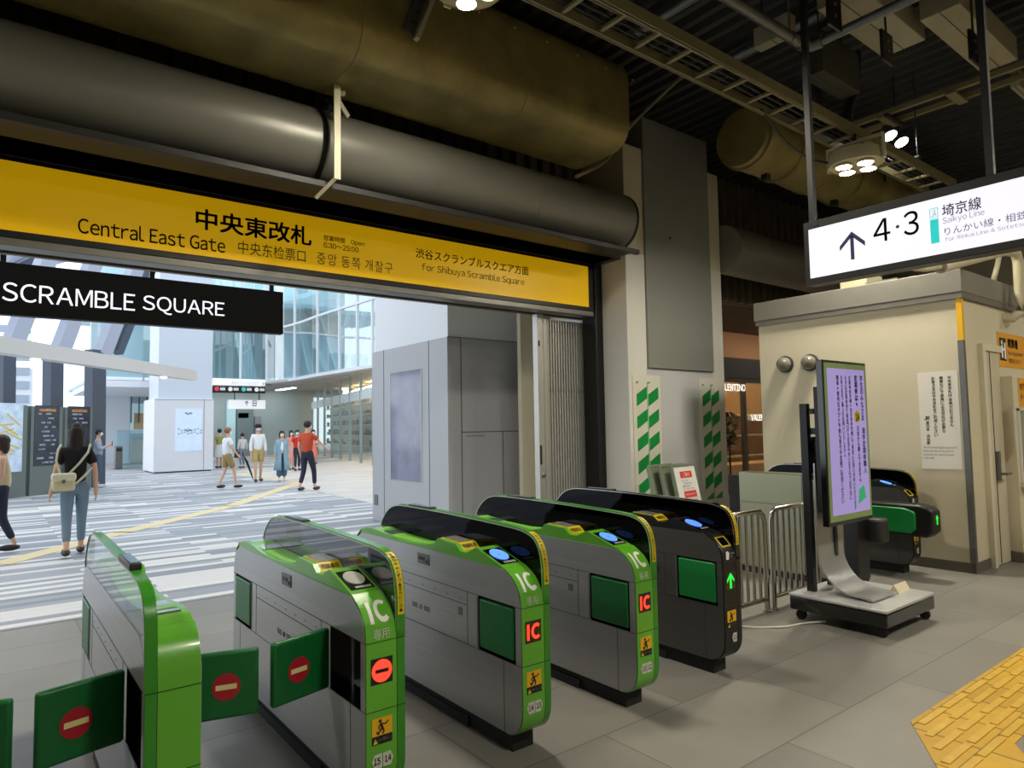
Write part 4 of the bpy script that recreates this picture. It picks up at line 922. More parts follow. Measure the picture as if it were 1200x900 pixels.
vtext([('学生のみなさま　通学定期券購入', ez1 - 0.04, ez1 - 0.74 * H_, 0.03)], ex1 - 0.055, 0, 0, 0.055, M_SINK, sc, sy - 0.005)
vtext([('定期券は、', ez1 - 0.04, ez1 - 0.27 * H_, 0.05), ('', 0, -1, 0)][:1], ex1 - 0.145, 0, 0, 0.07, M_SINK, sc, sy - 0.005)
vtext([('日前から購入できます。', ez1 - 0.40 * H_, ez1 - 0.80 * H_, 0.03)], ex1 - 0.145, 0, 0, 0.05, M_SINK, sc, sy - 0.005)
vtext([('定期券販売機・指定席券売機にて事前にお買い求めいただけます', ez1 - 0.05, ez0 + 0.02, 0.02), ('４月は定期券売り場窓口が大変混み合いますのでお早めに', ez1 - 0.05, ez0 + 0.10, 0.02),
       ('お客さまのご購入をお願いいたします。', ez1 - 0.05, ez0 + 0.42, 0.02), ('簡単・便利なネット予約も受付中定期ご利用ください', ez1 - 0.05, ez0 + 0.08, 0.03)], ex1 - 0.245, 0, 0, 0.046, M_SINK, sc, sy - 0.005, gap=1.38)
zc = ez1 - 0.335 * H_
MB().lathe([(0.05, 0), (0.05, 0.001)], (ex1 - 0.145, sy - 0.005, zc), 9, (0, -1, 0)).build('yellow_mark', M_YEL, sc, world=True, smooth=0)
letters(MB(), '14', (ex1 - 0.175, sy - 0.007, zc - 0.03), (1, 0, 0), (0, 0, 1), 0.055, 0.06, bold=0.05).build('lettering', mat('dark_olive_ink', (70, 84, 10), 0.6), sc, world=True, smooth=0)
MB().prism([(ex1 - 0.19, ez0 + 0.06), (ex1 - 0.06, ez0 + 0.10), (ex1 - 0.09, ez0 + 0.20), (ex1 - 0.17, ez0 + 0.17)], 'y', sy - 0.006, sy - 0.005).build('green_card_picture', mat('screen_green', (40, 170, 120), 0.4, emit=0.35, ecol=(40, 170, 110)), sc, world=True, smooth=0)
# folded paper sign on the base
fs_ = thing('tent_card', 'small white folded notice with red writing on the stand base', 'notice', (5.44, 2.30, 0.198))
MB().prism([(0, 0), (0.07, 0), (0.035, 0.06)], 'x', 0, 0.20).build('card', mat('cream_card', (226, 216, 186), 0.5), fs_, smooth=0)
letters(MB(), 'さわらないでください', (0.015, 0.0145, 0.022), (1, 0, 0), (0, 0.5, 0.86), 0.17, 0.017, lift=0.001).build('lettering', M_RED, fs_, smooth=0)
# cable on the floor
cable('power_cable', [(4.30, 3.3, 0.3), (4.34, 3.2, 0.12), (4.40, 3.0, 0.012), (4.6, 2.78, 0.008), (4.8, 2.72, 0.008), (4.95, 2.62, 0.02)], 0.007, mat('white_cable', (214, 212, 200), 0.5), 'thin white cable on the floor from the railing to the screen stand')

# leaning boards in front of the column
M_BRD = mat('green_grey_board_frame', (126, 136, 112), 0.45, 0.3)
lab = ['white notice board with red headings, front of the boards leaning by the column', 'folded board second in the row by the column, its edge showing', 'folded board furthest left in the row leaning by the column']
for i in range(3):
    t = thing('notice_board', lab[i], 'notice board', (6.53 - i * 0.09, 5.04 + 0.10 * i, 0), 'boards leaning by the column', 0)
    t.rotation_euler = (math.radians(-12), 0, math.radians(8))
    MB().box(0, 0.50, 0, 0.02, 0.0, 1.0).build('panel', mat('white_board', (224, 226, 224), 0.4) if i == 0 else M_BRD, t, smooth=0)
    MB().box(-0.012, 0.0, -0.008, 0.028, 0, 1.01).box(0.5, 0.512, -0.008, 0.028, 0, 1.01).box(-0.012, 0.512, -0.008, 0.028, 1.0, 1.03).build('frame', M_BRD, t, bevel=0.003)
    for xx in (0.0, 0.5): MB().box(xx - 0.008, xx + 0.008, 0.032, 0.045, 0, 1.0).build('rear_leg', M_BRD, t)
    if i == 0:
        MB().box(0.13, 0.40, -0.003, 0, 0.86, 0.94).build('red_heading', mat('bright_red', (226, 60, 50), 0.5), t, smooth=0)
        MB().box(0.14, 0.42, -0.003, 0, 0.62, 0.70).build('red_band', mat('bright_red', (226, 60, 50), 0.5), t, smooth=0)
        letters(MB(), 'ご案内', (0.19, -0.003, 0.875), (1, 0, 0), (0, 0, 1), 0.15, 0.05, bold=0.03).build('lettering', M_WHITE, t, smooth=0)
        letters(MB(), 'Announcement', (0.16, -0.003, 0.645), (1, 0, 0), (0, 0, 1), 0.24, 0.03, bold=0.02).build('lettering', M_WHITE, t, smooth=0)
        letters(MB(), 'ただいま\n　工事のため\n通路が狭く\nなっております', (0.13, -0.001, 0.715), (1, 0, 0), (0, 0, 1), 0.27, 0.12).build('lettering', M_SINK, t, smooth=0)
        letters(MB(), 'Please be careful\nwhen passing here\nThank you', (0.13, -0.001, 0.50), (1, 0, 0), (0, 0, 1), 0.30, 0.10).build('lettering', M_SINK, t, smooth=0)

# booth wall: two globe lamps, paper notice, orange signs, window
for i, (px_, py_, lb) in enumerate(((921, 427, 'round grey bulkhead lamp on the booth wall, left one'), (950, 425, 'round grey bulkhead lamp on the booth wall, beside the screen top'))):
    p = at_x(px_, py_, BX); t = thing('bulkhead_lamp', lb, 'wall lamp', p)
    MB().lathe([(0.10, 0), (0.10, 0.03), (0.085, 0.035)], (0, 0, 0), 24, (-1, 0, 0)).build('base_ring', M_DKM, t)
    MB().lathe([(0.085, 0.03), (0.084, 0.06), (0.072, 0.10), (0.045, 0.128), (0.012, 0.14)], (0, 0, 0), 24, (-1, 0, 0)).build('dome', mat('smoky_grey_dome', (112, 108, 98), 0.15, coat=0.5), t, smooth=60)
tl = at_x(1075, 437, BX); tr = at_x(1122, 438, BX); blz = at_x(1080, 549, BX)[2]
po = thing('wall_notice', 'white vertical-text paper notice on the booth wall', 'notice', (BX - 0.003, tl[1], blz))
ny0, ny1, nz0, nz1 = tr[1], tl[1], blz, tl[2]
MB().box(BX - 0.004, BX - 0.001, ny0, ny1, nz0, nz1).build('paper', mat('white_paper', (226, 222, 212), 0.5), po, world=True, smooth=0)
w_ = ny1 - ny0; h_ = nz1 - nz0
def ncol(txt, yf, zt, zb, m, size=0.034, bold=0.02):
    mb = MB(); n = len(txt); h = (zt - zb) / n
    for i, ch in enumerate(txt):
        if ch in ' 　': continue
        vs, fs, w2, h2 = glyphs(ch, bold); s1 = min(size, h * 0.95) / max(w2, h2, 0.55)
        letters(mb, ch, (BX - 0.0045, ny1 - yf * w_, zt - (i + 0.5) * h), (0, -1, 0), (0, 0, 1), w2 * s1, h2 * s1, bold=bold, lift=0.0015, center=True)
    mb.build('lettering', m, po, world=True, smooth=0)
ncol('中央東改札は', 0.80, nz1 - 0.05, nz1 - 0.26, M_INK); ncol('係員がおりません', 0.80, nz1 - 0.27, nz1 - 0.56, M_RED)
ncol('精算などで係員による対応が必要な', 0.60, nz1 - 0.05, nz1 - 0.62, M_INK); ncol('お客さまは中央改札をご利用ください', 0.40, nz1 - 0.05, nz1 - 0.66, M_INK)
ncol('東日本　渋谷駅', 0.20, nz1 - 0.50, nz1 - 0.74, M_INK)
letters(MB(), 'JR', (BX - 0.0045, ny1 - 0.11 * w_, nz1 - 0.49), (0, -1, 0), (0, 0, 1), 0.055, 0.04, bold=0.05).build('rail_mark', mat('rail_green', (28, 120, 60), 0.5), po, world=True, smooth=0)
letters(MB(), 'The central east gate has no staff.\nPlease use the central gate for\ncustomers who need assistance\nfrom staff.', (BX - 0.0045, ny1 - 0.05 * w_, nz0 + 0.10), (0, -1, 0), (0, 0, 1), w_ * 0.85, 0.13).build('lettering', M_SEAM, po, world=True, smooth=0)
def osign(name, x0, x1, z0, z1, label, y=BYY - 0.004, y1=BYY):
    t = thing(name, label, 'sign', (x0, y, z0)); MB().box(x0, x1, y, y1, z0, z1).build('panel', mat('orange_sign_face', (226, 158, 40), 0.5), t, world=True, smooth=0); return t
t = osign('fare_sign', 8.60, 9.75, 2.06, 2.44, 'orange sign with a black machine pictogram, right of the booth door')
MB().box(8.66, 8.86, BYY - 0.006, BYY - 0.004, 2.13, 2.38).build('pictogram_field', M_INK, t, world=True, smooth=0)
q = MB(); q.lathe([(0.025, 0), (0.025, 0.001)], (8.73, BYY - 0.006, 2.33), 12, (0, -1, 0)); q.box(8.705, 8.755, BYY - 0.007, BYY - 0.006, 2.16, 2.30).box(8.75, 8.80, BYY - 0.007, BYY - 0.006, 2.24, 2.27).box(8.80, 8.845, BYY - 0.007, BYY - 0.006, 2.15, 2.33)
q.build('pictogram', M_WHITE, t, world=True, smooth=0)
letters(MB(), '精算機', (8.92, BYY - 0.0045, 2.28), (1, 0, 0), (0, 0, 1), 0.34, 0.11, bold=0.03).build('lettering', M_INK, t, world=True, smooth=0)
letters(MB(), 'Fare Adjustment', (8.92, BYY - 0.0045, 2.19), (1, 0, 0), (0, 0, 1), 0.5, 0.06).build('lettering', M_INK, t, world=True, smooth=0)
letters(MB(), '精算机 정산기', (8.92, BYY - 0.0045, 2.11), (1, 0, 0), (0, 0, 1), 0.4, 0.055).build('lettering', M_INK, t, world=True, smooth=0)
t = osign('charge_sign', 8.72, 9.3, 1.62, 1.93, 'small orange sign above the fare machine window', BYY - 0.135, BYY - 0.13)
letters(MB(), 'のりこし\nチャージ', (8.76, BYY - 0.1355, 1.68), (1, 0, 0), (0, 0, 1), 0.34, 0.20, bold=0.02).build('lettering', M_INK, t, world=True, smooth=0)
wnd = struct('window_1', MB().box(8.66, 10.2, BYY - 0.135, BYY - 0.13, 0.85, 1.58), mat('grey_green_machine_glass', (126, 134, 118), 0.15, coat=0.6), smooth=0)
MB().box(8.60, 10.2, BYY - 0.20, BYY - 0.13, 0.77, 0.83).build('window_sill', M_CREAM, wnd, bevel=0.006)
MB().box(8.62, 8.66, BYY - 0.15, BYY - 0.13, 0.83, 1.60).box(8.62, 10.2, BYY - 0.15, BYY - 0.13, 1.58, 1.61).build('window_frame', M_OFFW, wnd, smooth=0)
tag(MB().box(8.50, 8.54, BYY - 0.136, BYY - 0.130, 1.15, 1.65).build('plastic_strip', mat('clear_plastic', (190, 190, 172), 0.2), smooth=0), 'upright strip of shiny tape right of the booth door', 'tape')

# white conduits and clutter above the booth roof
M_WP = mat('cream_plastic_conduit', (206, 198, 168), 0.4)
zc = 3.12
pp = [at_y(1105, 312, 2.3), at_y(1170, 297, 2.0)]
cd = thing('drain_pipe', 'cream plastic pipe bending down from the booth roof to its wall', 'pipe', (7.6, 2.2, 2.9))
P = [Vector(at_y(1102, 313, 2.35)), Vector(at_y(1178, 294, 2.35)), Vector(at_y(1190, 296, 2.35)), Vector(at_y(1193, 306, 2.35)), Vector(at_y(1196, 352, 2.35)), Vector(at_y(1195, 366, 2.37)), Vector(at_y(1186, 373, 2.42)), Vector(at_y(1176, 372, 2.5))]
MB().tube(P, 0.052, 16).build('pipe', M_WP, cd, world=True, smooth=70)
MB().lathe([(0.06, 0), (0.06, 0.05)], P[0], 14, (P[1] - P[0])).build('coupling', M_WP, cd, world=True)
MB().tube([Vector(at_y(1066, 306, 2.5)), Vector(at_y(1072, 315, 2.45)), Vector(at_y(1085, 316, 2.4)), Vector(at_y(1102, 313, 2.35))], 0.022, 10).build('thin_pipe', M_WP, cd, world=True, smooth=70)
cable('flexible_conduit', [at_y(1171, 288, 2.7), at_y(1170, 305, 2.7), at_y(1166, 322, 2.7), at_y(1161, 341, 2.8)], 0.03, M_WP, 'pair of pale bent tubes behind the cream pipe above the booth', cat='conduit')
tb = thing('roof_box', 'small beige box lying on the booth roof under the platform sign', 'box', (7.9, 3.6, 2.99))
MB().box(7.75, 8.15, 3.45, 3.75, 2.99, 3.16).build('box', M_CBOX, tb, world=True, bevel=0.006); MB().box(7.68, 8.2, 3.1, 3.44, 2.99, 3.03).build('steel_tray', M_GALV, tb, world=True)
# switch bodies in front of the booth

# ================================================================== THE CONCOURSE BEYOND
M_CYAN = mat('pale_cyan_interior', (196, 220, 226), 0.6)
M_MULL = mat('pale_grey_mullion', (200, 208, 212), 0.4, 0.2)
M_DMULL = mat('slate_steel', (82, 92, 108), 0.45, 0.3)
M_GPANE = glass('cyan_facade_glass', (0.74, 0.88, 0.91), 0.14)
M_GPANE2 = glass('shop_glass', (0.80, 0.90, 0.91), 0.05)
M_JOINT = mat('panel_joint_grey', (140, 144, 150), 0.6)
# --- map pillar right behind the gates
X0p, Y0p = 5.08, 8.0
mpil = thing('map_pillar', 'white clad pillar with an upright map screen, behind the gates', 'pillar', (X0p, Y0p, 0))
MB().box(X0p, 7.9, Y0p, 10.35, 0, 2.78).build('cladding', mat('white_grey_cladding', (176, 178, 183), 0.45), mpil, world=True, bevel=0.006)
MB().box(X0p + 0.03, 7.8, Y0p + 0.03, 10.3, 2.78, 9).build('pillar_core', M_CONW, mpil, world=True, smooth=0)
j = MB(); 
xj = at_y(541, 500, Y0p)[0]; xk = at_y(590, 560, Y0p)[0]
j.box(xj - 0.006, xj + 0.006, Y0p - 0.003, Y0p, 0, 2.78).box(X0p, 7.9, Y0p - 0.003, Y0p, 2.775, 2.785).box(xj, 7.9, Y0p - 0.003, Y0p, 1.425, 1.437).box(xk - 0.005, xk + 0.005, Y0p - 0.003, Y0p, 0, 1.43)
for px_ in (450, 503): 
    yy = at_x(px_, 500, X0p)[1]; j.box(X0p - 0.003, X0p, yy - 0.006, yy + 0.006, 0, 2.78)
j.build('panel_joints', mat('dark_panel_joint', (70, 74, 80), 0.6), mpil, world=True, smooth=0)
ys0, ys1 = at_x(494, 500, X0p)[1], at_x(458, 500, X0p)[1]
MB().box(X0p - 0.006, X0p, ys0, ys1, 0.70, 2.38).build('map_screen', mat('grey_map_screen', (112, 116, 140), 0.12, emit=0.05, ecol=(150, 156, 200), noise=0.22, nscale=3.2, coat=0.5), mpil, world=True, smooth=0)
MB().box(X0p - 0.009, X0p, ys0 - 0.015, ys0, 0.69, 2.39).box(X0p - 0.009, X0p, ys1, ys1 + 0.015, 0.69, 2.39).build('screen_frame', M_MULL, mpil, world=True, smooth=0)
yy = at_x(441, 585, X0p)[1]; MB().box(X0p - 0.01, X0p, yy - 0.06, yy + 0.06, 0.25, 0.42).build('socket_plate', M_GALV, mpil, world=True, smooth=0)
letters(MB(), 'MAINTENANCE', (xj + 0.08, Y0p - 0.001, 1.36), (1, 0, 0), (0, 0, 1), 0.32, 0.03).build('lettering', M_SEAM, mpil, world=True, smooth=0)
# --- folding lattice gate at the right of the opening
fg = thing('folding_gate', 'folded cream lattice gate standing against the black post', 'folding gate', (5.65, 6.8, 0))
fx0, fx1 = at_y(628, 480, 6.8)[0], at_y(692, 480, 6.8)[0]
M_FOLD = mat('cream_aluminium', (188, 188, 182), 0.35, 0.5)
MB().box(fx0, fx0 + 0.10, 6.74, 6.84, 0, 2.98).box(fx0 + 0.12, fx0 + 0.19, 6.76, 6.86, 0, 2.96).build('lead_post', M_FOLD, fg, world=True, bevel=0.004)
n = 17
for i in range(n):
    x_ = fx0 + 0.22 + (fx1 - fx0 - 0.24) * i / (n - 1)
    MB().box(x_ - 0.010, x_ + 0.010, 6.78, 6.84, 0.03, 2.93).build('picket', M_FOLD, fg, world=True, smooth=0)
for zz in (1.95, 0.35, 2.75): MB().box(fx0 + 0.2, fx1, 6.80, 6.87, zz, zz + 0.04).build('cross_link', M_DKM, fg, world=True, smooth=0)
MB().box(fx0 + 0.01, fx0 + 0.04, 6.735, 6.74, 1.0, 1.25).box(fx0 + 0.01, fx0 + 0.035, 6.735, 6.74, 2.55, 2.62).build('lock', M_DKM, fg, world=True, smooth=0)
for zz in (0.86, 0.5): MB().lathe([(0.03, 0), (0.03, 0.02), (0.015, 0.03)], (fx0 + 0.06, 6.74, zz), 12, (0, -1, 0)).build('knob', M_GALV, fg, world=True)
struct('dark_backing', B(6.1, 8.9, 7.62, 7.7, 0, 5), M_CREAM, smooth=0)
# --- black hanging sign
hs = thing('shop_sign', 'black hanging sign with glowing letters SCRAMBLE SQUARE', 'sign', (0, 8.5, 2.72))
sxr = at_y(332, 360, 8.5)[0]
MB().box(-3.2, sxr, 8.5, 8.62, 2.72, 3.26).build('sign_box', mat('matt_black_sign', (12, 12, 14), 0.6), hs, world=True, bevel=0.004)
for px_ in (-120, 3, 178, 318): 
    x_ = at_y(px_, 330, 8.56)[0]; MB().box(x_ - 0.025, x_ + 0.025, 8.54, 8.58, 3.26, 5.6).build('hanging_rod', M_BLK, hs, world=True, smooth=0)
a = Vector(at_y(2, 352, 8.495)); b = Vector(at_y(158, 370, 8.495)); t_ = Vector(at_y(2, 330, 8.495))
M_GLOW = mat('glowing_white_letter', (250, 250, 255), 0.5, emit=1.1, ecol=(240, 244, 255))
hgt = t_.z - a.z; base = a.z
letters(MB(), 'SCRAMBLE', (a.x, 8.499, base), (1, 0, 0), (0, 0, 1), b.x - a.x, hgt, bold=0.0, lift=0.004).build('glowing_lettering', M_GLOW, hs, world=True, smooth=0)
a2 = Vector(at_y(167, 371, 8.495)); b2 = Vector(at_y(263, 371, 8.495))
letters(MB(), 'SQUARE', (a2.x, 8.499, base - 0.012), (1, 0, 0), (0, 0, 1), b2.x - a2.x, hgt + 0.012, bold=0.0, lift=0.004).build('glowing_lettering', M_GLOW, hs, world=True, smooth=0)
struct('sign_girder', B(-10, 5.0, 8.4, 8.7, 5.55, 5.75), M_CONW, smooth=0)

# --- big white pillar with base and screens
bp = thing('white_pillar', 'tall white concourse pillar with a wider base and pale map screen', 'pillar', (4.8, 27.5, 0))
MB().box(4.8, 6.85, 27.5, 29.6, 0.05, 2.74).build('base_cladding', M_CONW, bp, world=True, bevel=0.01)
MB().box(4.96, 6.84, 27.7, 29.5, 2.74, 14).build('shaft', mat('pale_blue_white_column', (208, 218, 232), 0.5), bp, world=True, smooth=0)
x5 = at_y(239, 500, 27.5)[0]; MB().box(x5 - 0.008, x5 + 0.008, 27.49, 27.5, 0.05, 2.74).box(4.8, 6.85, 27.49, 27.5, 2.70, 2.715).build('panel_joints', M_JOINT, bp, world=True, smooth=0)
MB().box(4.85, 6.8, 27.55, 29.5, 0, 0.05).build('plinth', M_DMULL, bp, world=True, smooth=0)
sa = at_y(205, 529, 27.49); sb = at_y(237, 479, 27.49)
MB().box(sa[0], sb[0], 27.485, 27.5, sa[2], sb[2]).build('map_screen', mat('pale_map_screen', (206, 224, 246), 0.3, emit=0.25, ecol=(200, 222, 250), noise=0.05, nscale=5), bp, world=True, smooth=0)
for dz, dx in ((0.16, 0.35), (0.8, 0.35)):
    q = MB(); 
    for k in range(5): q.obox((sa[0] + dx + 0.05 * k, 27.483, sb[2] - dz - 0.02 * (k % 3)), (1, 0, 0.4), (0, 0, 1), (0, 1, 0), 0.03, 0.02, 0.002)
    q.build('map_marks', M_DMULL, bp, world=True, smooth=0)
q = MB()
for k in range(16): q.box(sa[0] + 0.08 + (k % 8) * 0.11, sa[0] + 0.16 + (k % 8) * 0.11, 27.482, 27.485, sa[2] + 0.62 + 0.12 * (k // 8) + 0.03 * (k % 3), sa[2] + 0.67 + 0.12 * (k // 8) + 0.03 * (k % 3))
q.build('map_blocks', mat('grey_map_block', (176, 190, 206), 0.5), bp, world=True, smooth=0)

# --- curved glass building
fb = thing('glass_building', 'curved pale blue glass building with shops at its foot', 'building', (12, 30, 0))
edge = [(12.5, 17.0), (12.35, 25.2), (12.22, 28.2), (12.15, 30.4), (12.12, 33.4), (11.49, 35.9), (8.93, 36.1), (6.5, 36.1), (3.9, 36.1)]
# finer curve through the points
def cr(P, n=4):
    out = []; P = [Vector((*p, 0)) for p in P]
    for i in range(len(P) - 1):
        p0 = P[max(0, i - 1)]; p1 = P[i]; p2 = P[i + 1]; p3 = P[min(len(P) - 1, i + 2)]
        for k in range(n):
            t = k / n; out.append(0.5 * ((2 * p1) + (-p0 + p2) * t + (2 * p0 - 5 * p1 + 4 * p2 - p3) * t * t + (-p0 + 3 * p1 - 3 * p2 + p3) * t ** 3))
    out.append(P[-1]); return [(p.x, p.y) for p in out]
cv = cr(edge)
ZE, ZT, ZU = 4.10, 6.79, 12.0
pn = MB()
for i in range(len(cv) - 1):
    (xa, ya), (xb, yb) = cv[i], cv[i + 1]; pn.add([(xa, ya, ZE), (xb, yb, ZE), (xb, yb, ZU), (xa, ya, ZU)], [(0, 1, 2, 3)])
pn.build('curved_glass', M_GPANE, fb, world=True, smooth=0)
def band(z, h, th, nm, m):
    b = MB(); b2 = [(p[0] , p[1], z) for p in cv]
    for i in range(len(cv) - 1):
        A, Bq = Vector((*cv[i], z + h / 2)), Vector((*cv[i + 1], z + h / 2)); d = Bq - A
        b.obox((A + Bq) / 2, d, (0, 0, 1), d.cross(Vector((0, 0, 1))), d.length / 2 + 0.02, h / 2, th)
    b.build(nm, m, fb, world=True, smooth=0)
band(ZE - 0.12, 0.14, 0.10, 'edge_band', M_CONW); band(ZT, 0.10, 0.06, 'transom', M_CONW); band(9.6, 0.10, 0.06, 'transom', M_CONW)
def on_edge(px):
    r = _ray(px, 500); k = r.x / r.y; best = None
    for i in range(len(cv) - 1):
        (xa, ya), (xb, yb) = cv[i], cv[i + 1]; fa, fb_ = xa - k * ya, xb - k * yb
        if fa * fb_ <= 0 and fa != fb_:
            t = fa / (fa - fb_); return (xa + (xb - xa) * t, ya + (yb - ya) * t)
    return None
for px_ in (210, 245, 281, 312, 345, 372, 398, 419, 437, 460, 490):
    p = on_edge(px_)
    if p: MB().box(p[0] - 0.05, p[0] + 0.05, p[1] - 0.05, p[1] + 0.05, ZE, ZU).build('mullion', M_CONW, fb, world=True, smooth=0)
# inner floor, back wall and slanting columns behind the glass
MB().prism([(12.6, 17), (12.5, 25), (12.4, 33), (11.6, 36.3), (3.9, 36.4), (3.9, 50), (40, 50), (40, 17)], 'z', ZE - 0.02, ZE + 0.15).prism([(12.9, 17), (12.8, 33.5), (11.9, 36.7), (3.9, 36.8), (3.9, 50), (40, 50), (40, 17)], 'z', 8.3, 8.55).build('floor_slab', M_CYAN, fb, world=True, smooth=0)
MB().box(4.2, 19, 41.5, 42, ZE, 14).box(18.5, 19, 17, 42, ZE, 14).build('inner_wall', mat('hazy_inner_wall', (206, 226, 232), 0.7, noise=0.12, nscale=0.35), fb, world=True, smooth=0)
MB().box(7, 12.8, 37.5, 37.9, 7.0, 8.3).build('beige_ceiling_zone', mat('beige_ceiling_zone', (202, 182, 158), 0.6), fb, world=True, smooth=0)
def slant(pxa, pya, pxb, pyb, dep, m, w=0.16):
    a, b = Vector(at_y(pxa, pya, dep)), Vector(at_y(pxb, pyb, dep)); ax = (b - a).normalized()
    s1 = ax.cross(Vector((0, 1, 0))).normalized()
    MB().obox((a + b) / 2, ax, s1, ax.cross(s1), (b - a).length / 2, w, w).build('slanting_column', m, fb, world=True, smooth=0)
M_SLW = mat('white_slanting_column', (226, 236, 240), 0.5); M_SLD = mat('dark_slanting_column', (70, 78, 88), 0.5)
slant(283, 390, 293, 445, 38.5, M_CYAN, 0.3); slant(325, 395, 342, 443, 38.5, M_SLW); slant(345, 350, 366, 440, 37.0, M_SLW, 0.14); slant(350, 330, 370, 380, 36.5, M_SLD, 0.22)
slant(373, 350, 398, 436, 34.5, M_SLW, 0.14); slant(409, 370, 398, 400, 33, M_SLW, 0.1); slant(432, 350, 408, 430, 31, M_SLW, 0.1); slant(437, 380, 424, 430, 30, M_SLW, 0.1); slant(374, 412, 384, 436, 34, M_SLW, 0.1)
slant(385, 330, 392, 360, 33.5, M_SLD, 0.25); slant(402, 330, 404, 360, 31.5, M_CYAN, 0.3)
# soffit and shop front under it
MB().prism([(12.5, 17), (12.35, 25.2), (12.15, 30.4), (12.1, 33.4), (11.45, 35.9), (5.2, 36.1), (5.2, 50), (40, 50), (40, 17)], 'z', ZE - 0.14, ZE - 0.02).build('soffit', mat('pale_slatted_soffit', (182, 180, 176), 0.6), fb, world=True, smooth=0)
q = MB()
for k in range(22): q.box(12.6 if k < 12 else 7.0, 24, 25.5 + k * 0.9, 25.56 + k * 0.9, ZE - 0.16, ZE - 0.14)
q.build('soffit_joints', M_JOINT, fb, world=True, smooth=0)
A0, A1 = Vector((12.42, 20, 0)), Vector((12.42, 25.2, 0)); A2 = Vector((16.0, 41.0, 0))
def wallrun(a, b, fn):
    d = b - a; L_ = d.length; u = d.normalized(); nn = Vector((u.y, -u.x, 0)); fn(a, u, nn, L_)
def shop(a, u, nn, L_):
    q = MB(); q.add([tuple(a), tuple(a + u * L_), tuple(a + u * L_ + Vector((0, 0, ZE - 0.14))), tuple(a + Vector((0, 0, ZE - 0.14)))], [(0, 1, 2, 3)])
    q.build('shop_glass', M_GPANE2, fb, world=True, smooth=0)
    n = max(2, int(L_ / 2.2))
    for i in range(n + 1):
        p = a + u * (L_ * i / n); MB().obox(p + Vector((0, 0, 2)), u, nn, (0, 0, 1), 0.03, 0.06, 1.98).build('shop_mullion', mat('teal_grey_mullion', (140, 168, 174), 0.4, 0.2), fb, world=True, smooth=0)
    MB().obox(a + u * (L_ / 2) + Vector((0, 0, 3.0)) - nn * 0.03, u, nn, (0, 0, 1), L_ / 2, 0.006, 0.22).build('frosted_band', mat('frosted_white_band', (214, 226, 232), 0.4, alpha=0.8), fb, world=True, smooth=0)
wallrun(A0, A1, shop); wallrun(A1, A2, shop)
# interior of the shop: warm shelves
u = (A2 - A1).normalized(); nn = Vector((u.y, -u.x, 0))
B1 = A1 + nn * 2.6 - u * 6; Lb = (A2 - A1).length + 14
MB().obox(B1 + u * Lb / 2 + Vector((0, 0, 2)), u, nn, (0, 0, 1), Lb / 2, 0.05, 2.0).build('shop_back_wall', mat('warm_shop_wall', (206, 192, 170), 0.6), fb, world=True, smooth=0)
M_SHELF = mat('pale_shelf', (220, 206, 180), 0.5)
for k in range(5):
    MB().obox(B1 + u * Lb / 2 - nn * 0.25 + Vector((0, 0, 0.5 + k * 0.62)), u, nn, (0, 0, 1), Lb / 2, 0.22, 0.02).build('shelf', M_SHELF, fb, world=True, smooth=0)
goods = MB(); 
for k in range(5):
    for i in range(60):
        if random.random() < 0.3: continue
        s_0 = Lb * (i + random.random() * 0.5) / 60; h = random.uniform(0.12, 0.38); w = random.uniform(0.06, 0.14)
        goods.obox(B1 + u * s_0 - nn * 0.28 + Vector((0, 0, 0.52 + k * 0.62 + h / 2)), u, nn, (0, 0, 1), w, 0.08, h / 2)
g_ = goods.build('shelf_goods', mat('dark_and_tan_goods', (96, 84, 76), 0.6, noise=0.6, nscale=2.5), fb, world=True, smooth=0); g_['kind'] = 'stuff'
M_WARMLT = mat('warm_strip_light', (255, 210, 140), 0.5, emit=30.0, ecol=(255, 214, 156))
for k in range(7): MB().obox(B1 + u * (1.5 + k * 3.0) - nn * 0.9 + Vector((0, 0, 3.72)), u, nn, (0, 0, 1), 1.0, 0.10, 0.03).build('strip_light', M_WARMLT, fb, world=True, smooth=0)
# dark entrance under the hanging boards
MB().box(5.5, 16.5, 42.0, 42.2, 0, 4.0).build('entrance_wall', mat('grey_teal_entrance', (158, 176, 178), 0.5), fb, world=True, smooth=0)
for k in range(4): MB().box(7.8 + k * 2, 8.1 + k * 2, 38.5, 41.2, ZE - 0.17, ZE - 0.15).build('added_entrance_strip', mat('added_entrance_glow', (255, 250, 240), 0.5, emit=14, ecol=(250, 250, 250)), fb, world=True, smooth=0)  # glowing strips put in to brighten the entrance, no such fixtures there
for px0_, px1_, py0_, py1_, m_ in ((277, 297, 480, 545, mat('dim_doorway', (116, 134, 138), 0.4)), (298, 306, 488, 540, M_JOINT), (265, 276, 470, 540, mat('cyan_pane', (176, 214, 220), 0.3, emit=0.15, ecol=(176, 214, 220))), (279, 291, 484, 490, M_SEAM)):
    a = at_y(px0_, py1_, 41.9); b = at_y(px1_, py0_, 41.9); MB().box(a[0], b[0], 41.85, 42.0, max(0, a[2]), b[2]).build('doorway', m_, fb, world=True, smooth=0)
